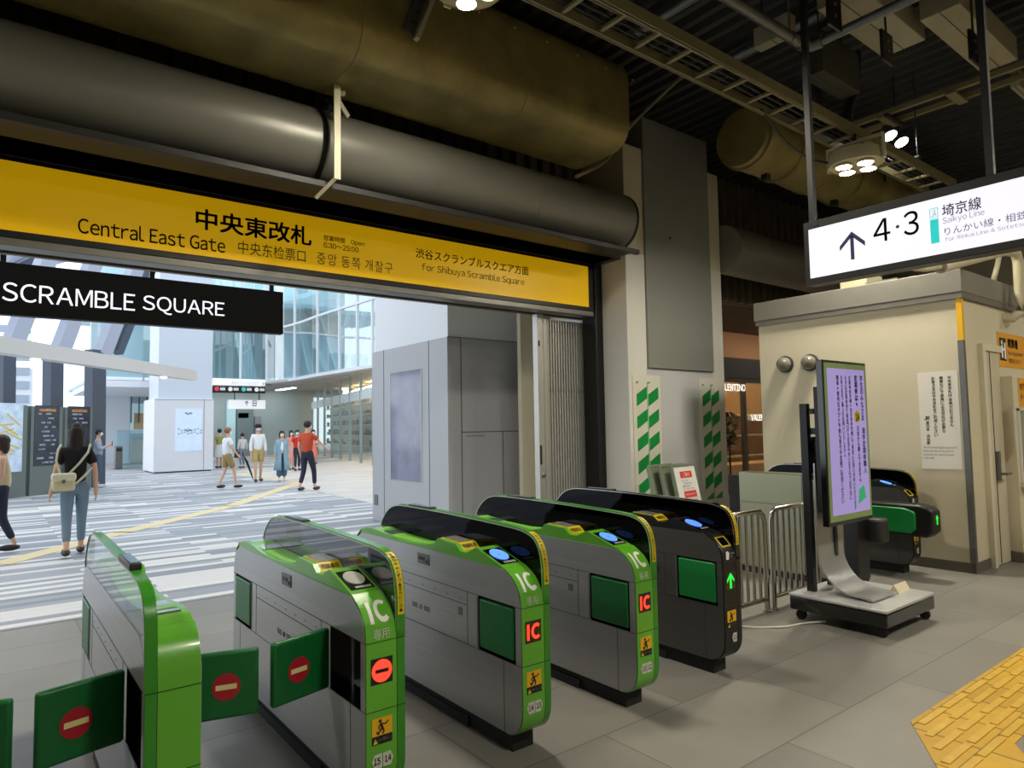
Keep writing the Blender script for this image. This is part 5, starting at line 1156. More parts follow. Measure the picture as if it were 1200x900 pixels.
# boards hanging in front of the entrance
def hb_(name, px0, px1, py0, py1, dep, m, label):
    a = at_y(px0, py1, dep); b = at_y(px1, py0, dep); t = thing(name, label, 'sign', (a[0], dep, a[2]))
    MB().box(a[0], b[0], dep, dep + 0.15, a[2], b[2]).build('board', m, t, world=True, smooth=0)
    for xx in (a[0] + 0.3, b[0] - 0.3): MB().box(xx - 0.03, xx + 0.03, dep + 0.05, dep + 0.1, b[2], ZE).build('rod', M_DMULL, t, world=True, smooth=0)
    return t, a, b
M_LITW = mat('lit_white_board', (240, 244, 248), 0.5, emit=0.5, ecol=(240, 246, 255))
t, a, b = hb_('direction_board', 249, 311, 445, 452.5, 35.7, M_LITW, 'thin white lettered strip above the black direction board')
letters(MB(), '渋谷スクランブルスクエア　展望施設', (a[0] + 0.9, 35.695, a[2] + 0.1), (1, 0, 0), (0, 0, 1), 2.0, 0.18).build('lettering', M_SEAM, t, world=True, smooth=0)
t, a, b = hb_('direction_board', 249, 311, 452.5, 460, 35.7, M_BLK, 'black far direction board with four coloured line marks')
wq = (b[0] - a[0]) / 4
for k, c in enumerate(((220, 60, 80), (230, 230, 230), (60, 190, 190), (230, 230, 230))):
    MB().lathe([(0.11, 0), (0.11, 0.02)], (a[0] + 0.2 + k * wq, 35.70, (a[2] + b[2]) / 2), 12, (0, -1, 0)).build('line_mark', mat('mark_%d_%d' % c[:2], c, 0.5, emit=0.3, ecol=c), t, world=True)
    MB().box(a[0] + 0.36 + k * wq, a[0] + wq * (k + 0.92), 35.68, 35.70, (a[2] + b[2]) / 2 - 0.07, (a[2] + b[2]) / 2 + 0.07).build('line_name', M_WHITE, t, world=True, smooth=0)
t, a, b = hb_('direction_board', 268, 311, 469, 479, 36.5, M_LITW, 'white lit board hanging below the black direction board')
letters(MB(), '↑ 日', (a[0] + 0.8, 36.495, a[2] + 0.12), (1, 0, 0), (0, 0, 1), 0.6, 0.32, bold=0.02).build('lettering', mat('slate_ink', (100, 140, 180), 0.5), t, world=True, smooth=0)

# --- left side: slanting window wall, advertising boards, long beam
def bl(px, off=0.0):
    """point on the board line"""
    r = _ray(px, 508); k = r.x / r.y; P0 = (0.27 - 0.63 * off, 19.9 + 0.78 * off); d = (1.24, 1.0)
    t = (k * P0[1] - P0[0]) / (d[0] - k * d[1]); return Vector((P0[0] + d[0] * t, P0[1] + d[1] * t, 0))
ub = Vector((1.24, 1, 0)).normalized(); nb_ = Vector((ub.y, -ub.x, 0))
def ppt(px, py, off=0.0):
    p = bl(px, off); q = at_y(px, py, p.y); return Vector(q)
ad_lab = ['lit city-map board cut by the left picture edge', 'dark advertising board left of the woman with a backpack', 'narrow dark board behind the woman with a backpack']
for i, (pa, pb, pt, bt, ia, ib) in enumerate(((-30, 28.5, 475, 582, -24, 23), (33, 70, 477, 578, 37, 66), (73, 105, 478, 573, 76, 102))):
    A, Bq = bl(pa), bl(pb); L_ = (Bq - A).length; zt = ppt(pb, pt).z
    t = thing('information_board', ad_lab[i], 'board', A)
    MB().obox((A + Bq) / 2 + Vector((0, 0, zt / 2)) - nb_ * 0, ub, nb_, (0, 0, 1), L_ / 2, 0.08, zt / 2).build('board_case', mat('olive_grey_case', (112, 126, 122), 0.4, 0.2), t, world=True, smooth=0)
    C, D = bl(ia), bl(ib); l2 = (D - C).length; z0_, z1_ = (0.72, 2.22) if i else (0.62, 2.25)
    cen = (C + D) / 2 + Vector((0, 0, (z0_ + z1_) / 2)) + nb_ * 0.085
    mm = mat('lit_city_map', (176, 196, 214), 0.3, emit=0.35, ecol=(180, 204, 230), noise=0.3, nscale=6) if i == 0 else mat('dark_ad_panel', (44, 54, 70), 0.2, noise=0.4, nscale=4)
    MB().obox(cen, ub, nb_, (0, 0, 1), l2 / 2, 0.006, (z1_ - z0_) / 2).build('poster', mm, t, world=True, smooth=0)
    q = MB()
    if i:
        for k in range(26):
            s1, s2 = random.uniform(0.05, l2 - 0.2), random.uniform(0.06, 0.2); zz = z1_ - 0.10 - (k % 13) * 0.11
            q.obox(C + ub * (s1 + s2 / 2) + nb_ * 0.095 + Vector((0, 0, zz)), ub, nb_, (0, 0, 1), s2 / 2, 0.003, 0.022)
        q.build('poster_tiles', mat('poster_tiles', (150, 160, 176), 0.4, noise=0.5, nscale=9), t, world=True, smooth=0)
        MB().obox((C + D) / 2 + nb_ * 0.095 + Vector((0, 0, z1_ - 0.12)), ub, nb_, (0, 0, 1), l2 * 0.34, 0.003, 0.03).build('poster_title', mat('orange_title', (222, 140, 50), 0.5), t, world=True, smooth=0)
    else:
        for k in range(9):
            s1 = random.uniform(l2 * 0.45, l2 * 0.85); q.obox(C + ub * s1 + nb_ * 0.095 + Vector((0, 0, random.uniform(1.1, 1.9))), (ub + Vector((0, 0, random.uniform(-1, 1)))), nb_, (0, 0, 1), 0.22, 0.003, 0.02)
        q.build('map_roads', mat('map_yellow', (236, 206, 110), 0.5), t, world=True, smooth=0)
    letters(MB(), 'Information', A + ub * (L_ * 0.3) + nb_ * 0.082 + Vector((0, 0, zt - 0.22)), ub, (0, 0, 1), L_ * 0.45, 0.09, lift=0.004).build('lettering', M_OFFW, t, world=True, smooth=0)
# posts with slanting ribs above
wb = struct('window_frame_left', MB().obox(bl(-60, 0.5) + Vector((0, 0, 3.45)), ub, nb_, (0, 0, 1), 0.1, 0.1, 0.05), M_DMULL, smooth=0)
def member(pts, w, m, nm, d=0.14):
    q = MB()
    for a, b in zip(pts, pts[1:]):
        ax = (b - a).normalized(); s1 = ax.cross(nb_).normalized()
        q.obox((a + b) / 2, ax, s1, nb_, (b - a).length / 2 + 0.04, w, d)
    q.build(nm, m, wb, world=True, smooth=0)
M_RIB = mat('lavender_grey_rib', (176, 184, 204), 0.5)
for px0_, px1_ in ((-1, 14), (55, 70), (104, 120)):
    w = ((bl(px1_, 0.5) - bl(px0_, 0.5)).length) / 2; xm = (px0_ + px1_) / 2
    member([bl(xm, 0.5), ppt(xm, 412, 0.5)], w, M_DMULL, 'post')
for (x0, y0, x1, y1, w) in ((14, 405, 62, 285, 0.20), (71, 410, 118, 285, 0.20), (120, 415, 168, 290, 0.20), (-45, 400, 8, 275, 0.2), (137, 412, 186, 290, 0.12)):
    member([ppt(x0, y0, 0.5), ppt(x1, y1, 0.5)], w, M_RIB if w > 0.15 else M_DMULL, 'slanting_rib')
member([ppt(-60, 330, 1.5), ppt(90, 292, 1.5)], 0.25, M_RIB, 'roof_member'); member([ppt(-60, 352, 1.2), ppt(60, 293, 1.2)], 0.10, M_DMULL, 'roof_member'); member([ppt(-30, 318, 2), ppt(52, 292, 2)], 0.12, M_DMULL, 'roof_member')
# long white beam with small lamps
e1 = Vector(at_y(225, 434, 22.15)); e0 = Vector(at_y(0, 401, 15.3)); dd = (e1 - e0); e00 = e0 - dd * 0.6; e1 = Vector((e1.x, e1.y, e0.z + 0.03))
lb_ = thing('long_beam', 'long white beam crossing in front of the slanting windows', 'beam', e00)
q = MB(); dd = (e1 - e00); ax = dd.normalized(); s1 = ax.cross(Vector((0, 0, 1))).normalized(); q.obox((e00 + e1) / 2, ax, s1, (0, 0, 1), dd.length / 2, 0.15, 0.15); q.build('beam_box', mat('warm_white_beam', (216, 214, 212), 0.5), lb_, world=True, smooth=0)
for k in (0.45, 0.86): MB().lathe([(0.09, 0), (0.09, 0.04), (0.05, 0.06)], e00 + dd * k - Vector((0, 0, 0.15)), 14, (0, 0, -1)).build('downlight', mat('soft_downlight', (255, 246, 236), 0.5, emit=1.5, ecol=(255, 240, 220)), lb_, world=True)
# building outside the windows
ob_ = thing('office_block', 'pale office block with striped floors outside the left windows', 'building', (2, 60, 0))
a = at_y(-60, 520, 60); b = at_y(39, 432, 60)
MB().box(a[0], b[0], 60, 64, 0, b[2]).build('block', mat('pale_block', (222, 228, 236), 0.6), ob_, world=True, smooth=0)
for k in range(9): MB().box(a[0], b[0] - 0.2, 59.9, 60, 0.8 + k * 1.0, 1.35 + k * 1.0).build('window_band', mat('blue_grey_band', (160, 174, 190), 0.4), ob_, world=True, smooth=0)
# far white wall, canopy and shop left of the white pillar
fw = thing('far_wall', 'white far wall with a glazed shop, left of the tall white pillar', 'building', (5, 40, 0))
a = at_y(119, 545, 38); b = at_y(152, 462, 38); c = at_y(186, 462, 38)
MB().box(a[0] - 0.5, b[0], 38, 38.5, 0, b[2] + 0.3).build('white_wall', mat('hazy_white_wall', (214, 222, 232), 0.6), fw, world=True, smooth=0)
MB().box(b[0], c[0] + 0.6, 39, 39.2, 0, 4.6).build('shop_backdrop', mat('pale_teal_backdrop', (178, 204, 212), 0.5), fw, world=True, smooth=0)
a = at_y(153, 508, 38.9); b = at_y(181, 473, 38.9); MB().box(a[0], b[0], 38.8, 39, a[2], b[2]).build('shop_window', mat('cyan_shop_window', (196, 228, 236), 0.3, emit=0.25, ecol=(190, 225, 235)), fw, world=True, smooth=0)
a = at_y(157, 504, 38.7); b = at_y(181, 484, 38.7); MB().box(a[0], b[0], 38.7, 38.8, a[2], b[2]).build('warm_interior', mat('warm_tan', (214, 188, 150), 0.5), fw, world=True, smooth=0)
for k in range(5): xx = at_y(153, 490, 38.6)[0] + k * 0.35; MB().box(xx, xx + 0.05, 38.6, 38.66, 2.0, 4.0).build('window_bar', M_DMULL, fw, world=True, smooth=0)
a = at_y(153, 540, 38.5); b = at_y(181, 515, 38.5); MB().box(a[0], b[0], 38.4, 38.6, 0, b[2]).build('counter', mat('beige_counter', (206, 198, 182), 0.5), fw, world=True, smooth=0)
a = at_y(120, 462, 36); b = at_y(190, 452, 36); MB().box(a[0] - 1, b[0] + 0.5, 30, 38, a[2], a[2] + 0.25).build('canopy', M_CONW, fw, world=True, smooth=0)
gr_ = thing('glass_rail', 'waist-high glass rail standing left of the tall white pillar', 'glass rail', at_y(133, 540, 33))
a = at_y(133, 542, 33); b = at_y(181, 504, 33); MB().box(a[0], b[0], 33, 33.03, 0, b[2]).build('pane', glass('rail_glass', (0.72, 0.86, 0.90), 0.15), gr_, world=True, smooth=0)
MB().box(a[0], b[0], 32.98, 33.05, b[2], b[2] + 0.05).box(a[0], b[0], 32.98, 33.05, 0, 0.08).build('rail_cap', M_MULL, gr_, world=True, smooth=0)
bn = thing('litter_bin', 'small steel litter bin in front of the far glass rail', 'bin', at_y(139, 542, 32))
a = at_y(135, 541, 32); b = at_y(144, 523, 32); MB().box(a[0], b[0], 32, 32.5, 0, b[2]).build('bin_body', M_GALV, bn, world=True, bevel=0.02); MB().box(a[0] + 0.04, b[0] - 0.04, 31.98, 32, b[2] - 0.2, b[2] - 0.08).build('slot', M_BLK, bn, world=True, smooth=0)

# --- yellow guide lines in the paving
def gline(pts, w, label):
    q = MB()
    for a, b in zip(pts, pts[1:]):
        a, b = Vector(a), Vector(b); d = (b - a); q.obox((a + b) / 2 + Vector((0, 0, 0.003)), d, d.cross(Vector((0, 0, 1))), (0, 0, 1), d.length / 2 + 0.03, w / 2, 0.003)
    tag(q.build('guide_line', mat('pale_yellow_guide_tiles', (222, 204, 156), 0.5), smooth=0), label, 'tactile paving')
gline([(-6.2, 2.25 + 0, 0), at_z(0, 661), at_z(143, 624), at_z(271, 593), at_z(341, 569), at_z(352, 566)][1:], 0.30, 'yellow guide line running diagonally across the striped concourse')
gline([at_z(346, 564), at_z(318, 560), at_z(279, 554)], 0.30, 'short yellow guide line leading off towards the far entrance')

# --- shops glimpsed right of the column
sf = thing('boutique_front', 'boutique shop front seen in the gap between column and booth', 'shop front', (13, 9, 0))
MB().box(10, 22, 9.0, 9.1, 2.98, 3.6).build('transom_panel', mat('salmon_transom', (206, 152, 112), 0.5, emit=0.12, ecol=(220, 160, 110)), sf, world=True, smooth=0)
MB().box(10, 22, 8.96, 9.1, 2.52, 2.98).build('fascia', mat('dark_slate_fascia', (84, 84, 88), 0.5), sf, world=True, smooth=0)
MB().box(10, 22, 8.98, 9.06, 2.42, 2.52).build('door_rail', M_GALV, sf, world=True, smooth=0)
MB().box(10, 22, 9.02, 9.03, 0, 2.42).build('glass_pane', glass('boutique_glass', (0.82, 0.84, 0.82), 0.0), sf, world=True, smooth=0)
for x_ in (12.7, 13.78, 14.9): MB().box(x_ - 0.06, x_ + 0.06, 8.98, 9.06, 0, 2.42).build('door_stile', M_GALV, sf, world=True, smooth=0)
MB().box(10, 22, 11.8, 12, 0, 3.6).build('inner_wall', mat('tan_inner_wall', (176, 148, 116), 0.6), sf, world=True, smooth=0)
MB().box(10, 10.1, 9.1, 12, 0, 3.6).build('side_wall', mat('tan_inner_wall', (176, 148, 116), 0.6), sf, world=True, smooth=0)
MB().box(22, 22.1, 9.1, 12, 0, 3.6).build('side_wall', mat('tan_inner_wall', (176, 148, 116), 0.6), sf, world=True, smooth=0)
MB().box(10, 22, 9.1, 11.8, 3.45, 3.6).build('inner_ceiling', M_OFFW, sf, world=True, smooth=0)
MB().box(12, 20, 10.6, 10.8, 3.40, 3.44).build('strip_light', mat('added_boutique_light', (255, 220, 170), 0.5, emit=26, ecol=(255, 214, 160)), sf, world=True, smooth=0)  # light added to warm and brighten the boutique interior
for k in range(3): MB().box(13.0, 20, 11.5, 11.8, 0.5 + k * 0.6, 0.55 + k * 0.6).build('shelf', M_SHELF, sf, world=True, smooth=0)
MB().box(12.4, 20, 10.2, 11.0, 0, 0.42).build('display_plinth', mat('warm_plinth', (214, 186, 150), 0.5), sf, world=True, smooth=0)
M_GL2 = mat('glowing_shop_letter', (200, 196, 190), 0.5, emit=0.7, ecol=(255, 246, 236))
e_ = at_y(873.5, 461, 8.95); letters(MB(), 'VALENTINO', (e_[0] - 1.05, 8.95, 2.22), (1, 0, 0), (0, 0, 1), 1.05, 0.16, bold=0.02, lift=0.005).build('glowing_lettering', M_GL2, sf, world=True, smooth=0)
e_ = at_y(880, 492, 8.95); letters(MB(), 'VALENTINO', (e_[0], 8.95, 1.54), (1, 0, 0), (0, 0, 1), 0.95, 0.15, bold=0.03, lift=0.005).build('glowing_lettering', M_GL2, sf, world=True, smooth=0)
pl = thing('potted_plant', 'dark leafy plant in a pot beside the boutique door', 'plant', (*at_y(856, 550, 8.6)[:2], 0))
MB().lathe([(0.12, 0), (0.17, 0.3), (0.15, 0.3)], (0, 0, 0), 16).build('pot', M_DKM, pl); MB().tube([(0, 0, 0.3), (0, 0, 1.2)], 0.02, 6).build('stem', M_DKM, pl)
q = MB()
for k in range(140):
    a_ = random.uniform(0, 6.28); z_ = random.uniform(1.0, 1.75); rr_ = 0.2 * math.sqrt(max(0, 1 - ((z_ - 1.4) / 0.42) ** 2)) * random.uniform(0.3, 1)
    q.obox((rr_ * math.cos(a_), rr_ * math.sin(a_), z_), (math.cos(a_), math.sin(a_), random.uniform(-1, 1)), (-math.sin(a_), math.cos(a_), 0.3), (0, 0, 1), 0.06, 0.022, 0.002)
q.build('foliage', mat('dark_olive_leaves', (62, 62, 36), 0.5), pl, smooth=0)

t = thing('added_soffit_lamp', 'long warm lamp added out of view under the soffit to light the boutique', 'ceiling lamp', (15, 7.9, 3.5))  # unseen lamp, put in to brighten the boutique front
MB().box(13.3, 18.0, 7.84, 7.96, 3.52, 3.56).build('lamp_body', M_GALV, t, world=True, smooth=0); MB().box(13.32, 17.98, 7.86, 7.94, 3.512, 3.52).build('diffuser', mat('added_lamp_diffuser', (255, 240, 214), 0.5, emit=14, ecol=(255, 236, 206)), t, world=True, smooth=0)

# ================================================================== PEOPLE
M_SKIN = mat('skin', (222, 178, 150), 0.55)
def person(px, py, top, rz, label, face=True, shirt=(230, 230, 230), sleeve='short', pants=(60, 60, 70), legs='long', hair=(30, 24, 22), hairstyle='short', shoes=(30, 30, 32), mask=True,
           stride=0.0, arms=None, coat=None, skirt=None, skin=None, pos=None, extra=None, hat=None, sleeveless=False):
    """px,py: feet in the frame; top: head top row -> gives place on the floor and height"""
    g = Vector(at_z(px, py)) if pos is None else Vector(pos)
    D = g.y; hgt = at_y(px, top, D)[2]
    h = hgt
    t = thing('person', label, 'person', g, 'people in the concourse' if False else None, rz)
    arms = arms or {}
    S = {}
    st = stride
    J = dict(pelvis=(0, 0, .53), spine=(0, 0.0, .625), chest=(0, 0.0, .735), neckb=(0, -.002, .815), neck=(0, .004, .85), chin=(0, .012, .885), face=(0, .012, .925), crown=(0, .004, .965),
             shR=(.092, -.003, .80), elR=(.115, -.01, .64), wrR=(.12, .035, .49), paR=(.122, .045, .455),
             shL=(-.092, -.003, .80), elL=(-.115, -.01, .64), wrL=(-.12, .035, .49), paL=(-.122, .045, .455),
             hiR=(.048, 0, .50), knR=(.05, .03 + st * .5, .285), anR=(.05, st * 0.9, .045 + max(0, -st) * .12), toR=(.055, st * 0.9 + .085, .02 + max(0, -st) * .05),
             hiL=(-.048, 0, .50), knL=(-.05, .03 - st * .35, .285), anL=(-.05, -st * 0.9, .045 + max(0, st) * .18), toL=(-.055, -st * 0.9 + .085, .02 + max(0, st) * .06))
    J.update(arms)
    for s_n in ('R', 'L'):
        if 'wr' + s_n in arms and 'pa' + s_n not in arms:
            w_ = Vector(J['wr' + s_n]); e_ = Vector(J['el' + s_n]); J['pa' + s_n] = tuple(w_ + (w_ - e_).normalized() * .04)
    V, E, Rr, idx = [], [], [], {}
    def add(nm, p, r): idx[nm] = len(V); V.append(tuple(c * h for c in p)); Rr.append(r * h)
    RAD = dict(pelvis=.058, spine=.048, chest=.056, neckb=.036, neck=.029, chin=.036, face=.047, crown=.036, sh=.030, el=.021, wr=.015, pa=.016, hi=.046, kn=.030, an=.019, to=.016)
    for k_, p in J.items(): add(k_, p, RAD.get(k_, RAD.get(k_[:2], .02)))
    def e(a, b): E.append((idx[a], idx[b]))
    for a, b in (('pelvis', 'spine'), ('spine', 'chest'), ('chest', 'neckb'), ('neckb', 'neck'), ('neck', 'chin'), ('chin', 'face'), ('face', 'crown')): e(a, b)
    for s_n in 'RL':
        for a, b in (('chest', 'sh'), ('sh', 'el'), ('el', 'wr'), ('wr', 'pa')): e(a if a == 'chest' else a + s_n, b + s_n)
        for a, b in (('pelvis', 'hi'), ('hi', 'kn'), ('kn', 'an'), ('an', 'to')): e(a if a == 'pelvis' else a + s_n, b + s_n)
        w_ = Vector(J['wr' + s_n]); p_ = Vector(J['pa' + s_n]); d = (p_ - w_).normalized(); side = d.cross(Vector((1, 0, 0)))
        if side.length < 0.1: side = Vector((0, 1, 0))
        side = side.normalized(); inn = Vector((-1 if s_n == 'R' else 1, 0, 0))
        for fi, (off, ln) in enumerate(((-.012, .036), (-.004, .042), (.004, .039), (.012, .032))):
            b0 = p_ + d * .012 + side * off; b1 = b0 + d * ln * .5 + inn * .003; b2 = b0 + d * ln * .9 + inn * .012
            add('f%s%d0' % (s_n, fi), b0, .0052); add('f%s%d1' % (s_n, fi), b1, .0046); add('f%s%d2' % (s_n, fi), b2, .0038)
            e('pa' + s_n, 'f%s%d0' % (s_n, fi)); e('f%s%d0' % (s_n, fi), 'f%s%d1' % (s_n, fi)); e('f%s%d1' % (s_n, fi), 'f%s%d2' % (s_n, fi))
        b0 = w_.lerp(p_, .5) - side * .016 + inn * .004; b1 = b0 + d * .02 - side * .006
        add('th%s0' % s_n, b0, .0058); add('th%s1' % s_n, b1, .0046); e('pa' + s_n, 'th%s0' % s_n); e('th%s0' % s_n, 'th%s1' % s_n)
    def sk(nm, V_, E_, R_, m_, par, root=0, sub=1):
        me = bpy.data.meshes.new(nm); me.from_pydata(V_, E_, []); me.materials.append(m_)
        o = bpy.data.objects.new(nm, me); COL.objects.link(o); o.parent = par
        md = o.modifiers.new('skin', 'SKIN'); md.use_smooth_shade = True
        if not me.skin_vertices: 
            import bmesh
            bm = bmesh.new(); bm.from_mesh(me); bm.verts.layers.skin.verify(); bm.to_mesh(me); bm.free()
        for i, sv in enumerate(me.skin_vertices[0].data): sv.radius = (R_[i], R_[i]); sv.use_root = (i == root)
        sb = o.modifiers.new('sub', 'SUBSURF'); sb.levels = sub; sb.render_levels = sub
        return o
    sk('body', V, E, Rr, skin or M_SKIN, t)
    def cloth(nm, names, links, m_, rad, root=0):
        V_ = []; R_ = []; ii = {}
        for k_, p in names.items(): ii[k_] = len(V_); V_.append(tuple(c * h for c in p)); R_.append(rad[k_] * h)
        return sk(nm, V_, [(ii[a], ii[b]) for a, b in links], R_, m_, t, root, 2)
    # shirt
    ms = mat('cloth_%d_%d_%d' % shirt, shirt, 0.8)
    N = dict(pelvis=(0, 0, .515), spine=J['spine'], chest=J['chest'], neckb=(0, -.004, .80)); Rd = dict(pelvis=.080, spine=.074, chest=.074, neckb=.044); Lk = [('pelvis', 'spine'), ('spine', 'chest'), ('chest', 'neckb')]
    for s_n in 'RL':
        if sleeveless: N['sh' + s_n] = tuple(Vector(J['sh' + s_n]) * .85 + Vector((0, 0, .12))); Rd['sh' + s_n] = .026; Lk.append(('chest', 'sh' + s_n)); continue
        N['sh' + s_n] = (J['sh' + s_n][0] * .93, J['sh' + s_n][1], .785); Rd['sh' + s_n] = .042; Lk.append(('chest', 'sh' + s_n))
        if sleeve == 'short':
            N['el' + s_n] = tuple(Vector(J['sh' + s_n]).lerp(Vector(J['el' + s_n]), .72)); Rd['el' + s_n] = .036; Lk.append(('sh' + s_n, 'el' + s_n))
        else:
            N['el' + s_n] = J['el' + s_n]; N['wr' + s_n] = tuple(Vector(J['el' + s_n]).lerp(Vector(J['wr' + s_n]), .8)); Rd['el' + s_n] = .033; Rd['wr' + s_n] = .027
            Lk += [('sh' + s_n, 'el' + s_n), ('el' + s_n, 'wr' + s_n)]
    cloth('shirt', N, Lk, ms, Rd)
    if coat:
        mc = mat('cloth_%d_%d_%d' % coat, coat, 0.8); q = MB()
        for sg in (-1, 1):
            P = []
            for z_, r_x, r_y in ((.80, .10, .06), (.70, .105, .085), (.55, .10, .09), (.40, .125, .11), (.22, .155, .14)):
                for k in range(9):
                    a_ = math.radians(-80 + 150 * k / 8) if sg > 0 else math.radians(180 + 80 - 150 * k / 8); P.append((r_x * h * math.cos(a_) * 1.0, -r_y * h * math.sin(-a_) * -1.0, z_ * h))
            P = [(x_, -abs(y_) if False else y_, z_) for x_, y_, z_ in P]
            F_ = [(r * 9 + k, r * 9 + k + 1, r * 9 + k + 10, r * 9 + k + 9) for r in range(4) for k in range(8)]; q.add(P, F_)
        o = q.build('open_coat', mc, t, smooth=60); sdm = o.modifiers.new('s', 'SOLIDIFY'); sdm.thickness = 0.012
    mp_ = mat('cloth_%d_%d_%d' % pants, pants, 0.8)
    if skirt:
        q = MB(); q.lathe([(.070 * h, .60 * h), (.085 * h, .52 * h), (.11 * h, .40 * h), (.125 * h, skirt * h), (.118 * h, skirt * h)], (0, 0, 0), 20)
        q.build('skirt', mp_, t, smooth=60)
    else:
        N = dict(waist=(0, 0, .60), pelvis=(0, 0, .54)); Rd = dict(pelvis=.070, waist=.062); Lk = [('waist', 'pelvis')]
        for s_n in 'RL':
            N['hi' + s_n] = J['hi' + s_n]; Rd['hi' + s_n] = .056; Lk.append(('pelvis', 'hi' + s_n)); kn = Vector(J['kn' + s_n]); an = Vector(J['an' + s_n]); hi = Vector(J['hi' + s_n])
            if legs == 'short': N['kn' + s_n] = tuple(hi.lerp(kn, .80)); Rd['kn' + s_n] = .052; Lk.append(('hi' + s_n, 'kn' + s_n))
            elif legs == 'wide': N['kn' + s_n] = tuple(kn); Rd['kn' + s_n] = .056; N['an' + s_n] = tuple(kn.lerp(an, .85)); Rd['an' + s_n] = .058; Lk += [('hi' + s_n, 'kn' + s_n), ('kn' + s_n, 'an' + s_n)]
            else: N['kn' + s_n] = tuple(kn); Rd['kn' + s_n] = .037; N['an' + s_n] = tuple(kn.lerp(an, .80)); Rd['an' + s_n] = .029; Lk += [('hi' + s_n, 'kn' + s_n), ('kn' + s_n, 'an' + s_n)]
        cloth('trousers' if legs != 'short' else 'shorts', N, Lk, mp_, Rd)
    mshoe = mat('cloth_%d_%d_%d' % shoes, shoes, 0.5)
    for s_n in 'RL':
        an = Vector(J['an' + s_n]) * h; to = Vector(J['to' + s_n]) * h; c = (an + to) / 2; c.z = min(an.z, to.z + 0.02 * h) - 0.004 * h; c.z = max(0.028 * h, c.z)
        d = (to - an); d.z = 0; ang = math.atan2(d.y, d.x)
        MB().ell(c, .078 * h, .030 * h, .028 * h, 14, 8, Matrix.Rotation(ang, 3, 'Z')).build('shoe', mshoe, t, smooth=70)
    # head: hair, mask, eyes, ears
    fc = Vector(J['face']) * h; mh = mat('hair_%d_%d_%d' % hair, hair, 0.55)
    q = MB(); o0 = 0
    q.ell(fc + Vector((0, -.008 * h, .014 * h)), .054 * h, .060 * h, .056 * h, 18, 12)
    vs = []
    for v in q.v:
        x_, y_, z_ = v[0], v[1] - fc.y, v[2] - fc.z
        if y_ > .018 * h and z_ < .022 * h: y_ = .018 * h + (y_ - .018 * h) * .25
        vs.append((x_, y_ + fc.y, z_ + fc.z))
    q.v = vs
    if hairstyle in ('bob', 'long'):
        lowz = .075 if hairstyle == 'bob' else .14
        q.ell(fc + Vector((0, -.030 * h, -.03 * h if hairstyle == 'bob' else -.055 * h)), .052 * h, .034 * h, lowz * h, 16, 10)
        for sg in (-1, 1): q.ell(fc + Vector((sg * .044 * h, -.010 * h, -.02 * h)), .014 * h, .026 * h, (.055 if hairstyle == 'bob' else .09) * h, 10, 8)
    q.build('hair', mh, t, smooth=70)
    if hat: MB().ell(fc + Vector((0, -.003 * h, .026 * h)), .058 * h, .062 * h, .045 * h, 16, 8).box(-.035 * h, .035 * h, fc.y + .045 * h, fc.y + .095 * h, fc.z + .014 * h, fc.z + .020 * h).build('cap', mat('cloth_%d_%d_%d' % hat, hat, 0.7), t, smooth=60)
    if face:
        for sg in (-1, 1):
            MB().ell(fc + Vector((sg * .018 * h, .0445 * h, .004 * h)), .006 * h, .004 * h, .003 * h, 8, 6).build('eye', M_INK, t)
            MB().ell(fc + Vector((sg * .048 * h, -.002 * h, -.003 * h)), .006 * h, .010 * h, .016 * h, 8, 6).build('ear', skin or M_SKIN, t)
        MB().ell(fc + Vector((0, .050 * h, -.010 * h)), .006 * h, .008 * h, .012 * h, 8, 6).build('nose', skin or M_SKIN, t)
        if mask:
            MB().ell(fc + Vector((0, .024 * h, -.024 * h)), .040 * h, .034 * h, .026 * h, 14, 8).build('face_mask', mat('white_mask', (238, 240, 244), 0.7), t, smooth=70)
        else: MB().ell(fc + Vector((0, .046 * h, -.030 * h)), .012 * h, .004 * h, .003 * h, 8, 6).build('mouth', mat('lip', (178, 96, 90), 0.5), t)
    t['_h'] = h
    return t, h, J
def done(t): 
    del t['_h']
deg = math.radians
def face_to(d): return d       # rz = 0 faces away from the camera (+Y)

# woman with backpack, seen from behind, walking away
t, h, J = person(86, 652, 496, deg(-2), 'woman in black top and jeans with a white backpack, walking away', face=False, shirt=(18, 18, 22), pants=(112, 136, 156), hair=(38, 26, 24), hairstyle='long', shoes=(52, 34, 28),
    stride=0.10, arms=dict(elR=(.125, -.03, .635), wrR=(.135, .0, .49), elL=(-.125, -.035, .64), wrL=(-.15, -.01, .50)))
bk = MB().ell((0, 0, 0), .078 * h, .045 * h, .080 * h, 18, 12); bk.v = [(x_ - .075 * h, y_ - .105 * h, z_ + .56 * h) for x_, y_, z_ in bk.v]
done(t)
wp = t.location
bg_ = thing('backpack', 'small cream backpack with a flap on the woman in black', 'backpack', (wp.x, wp.y, 0), None, t.rotation_euler.z)
M_BAG = mat('cream_leather', (226, 220, 192), 0.5)
bx_ = MB().box(-.150 * h, -.005 * h, -.155 * h, -.080 * h, .50 * h, .615 * h).build('bag_body', mat('beige_canvas', (206, 198, 160), 0.6), bg_, bevel=.02 * h, seg=3)
MB().box(-.155 * h, .0 * h, -.165 * h, -.078 * h, .575 * h, .632 * h).build('flap', M_BAG, bg_, bevel=.018 * h, seg=3)
MB().box(-.09 * h, -.07 * h, -.172 * h, -.16 * h, .56 * h, .585 * h).build('buckle', M_GALV, bg_)
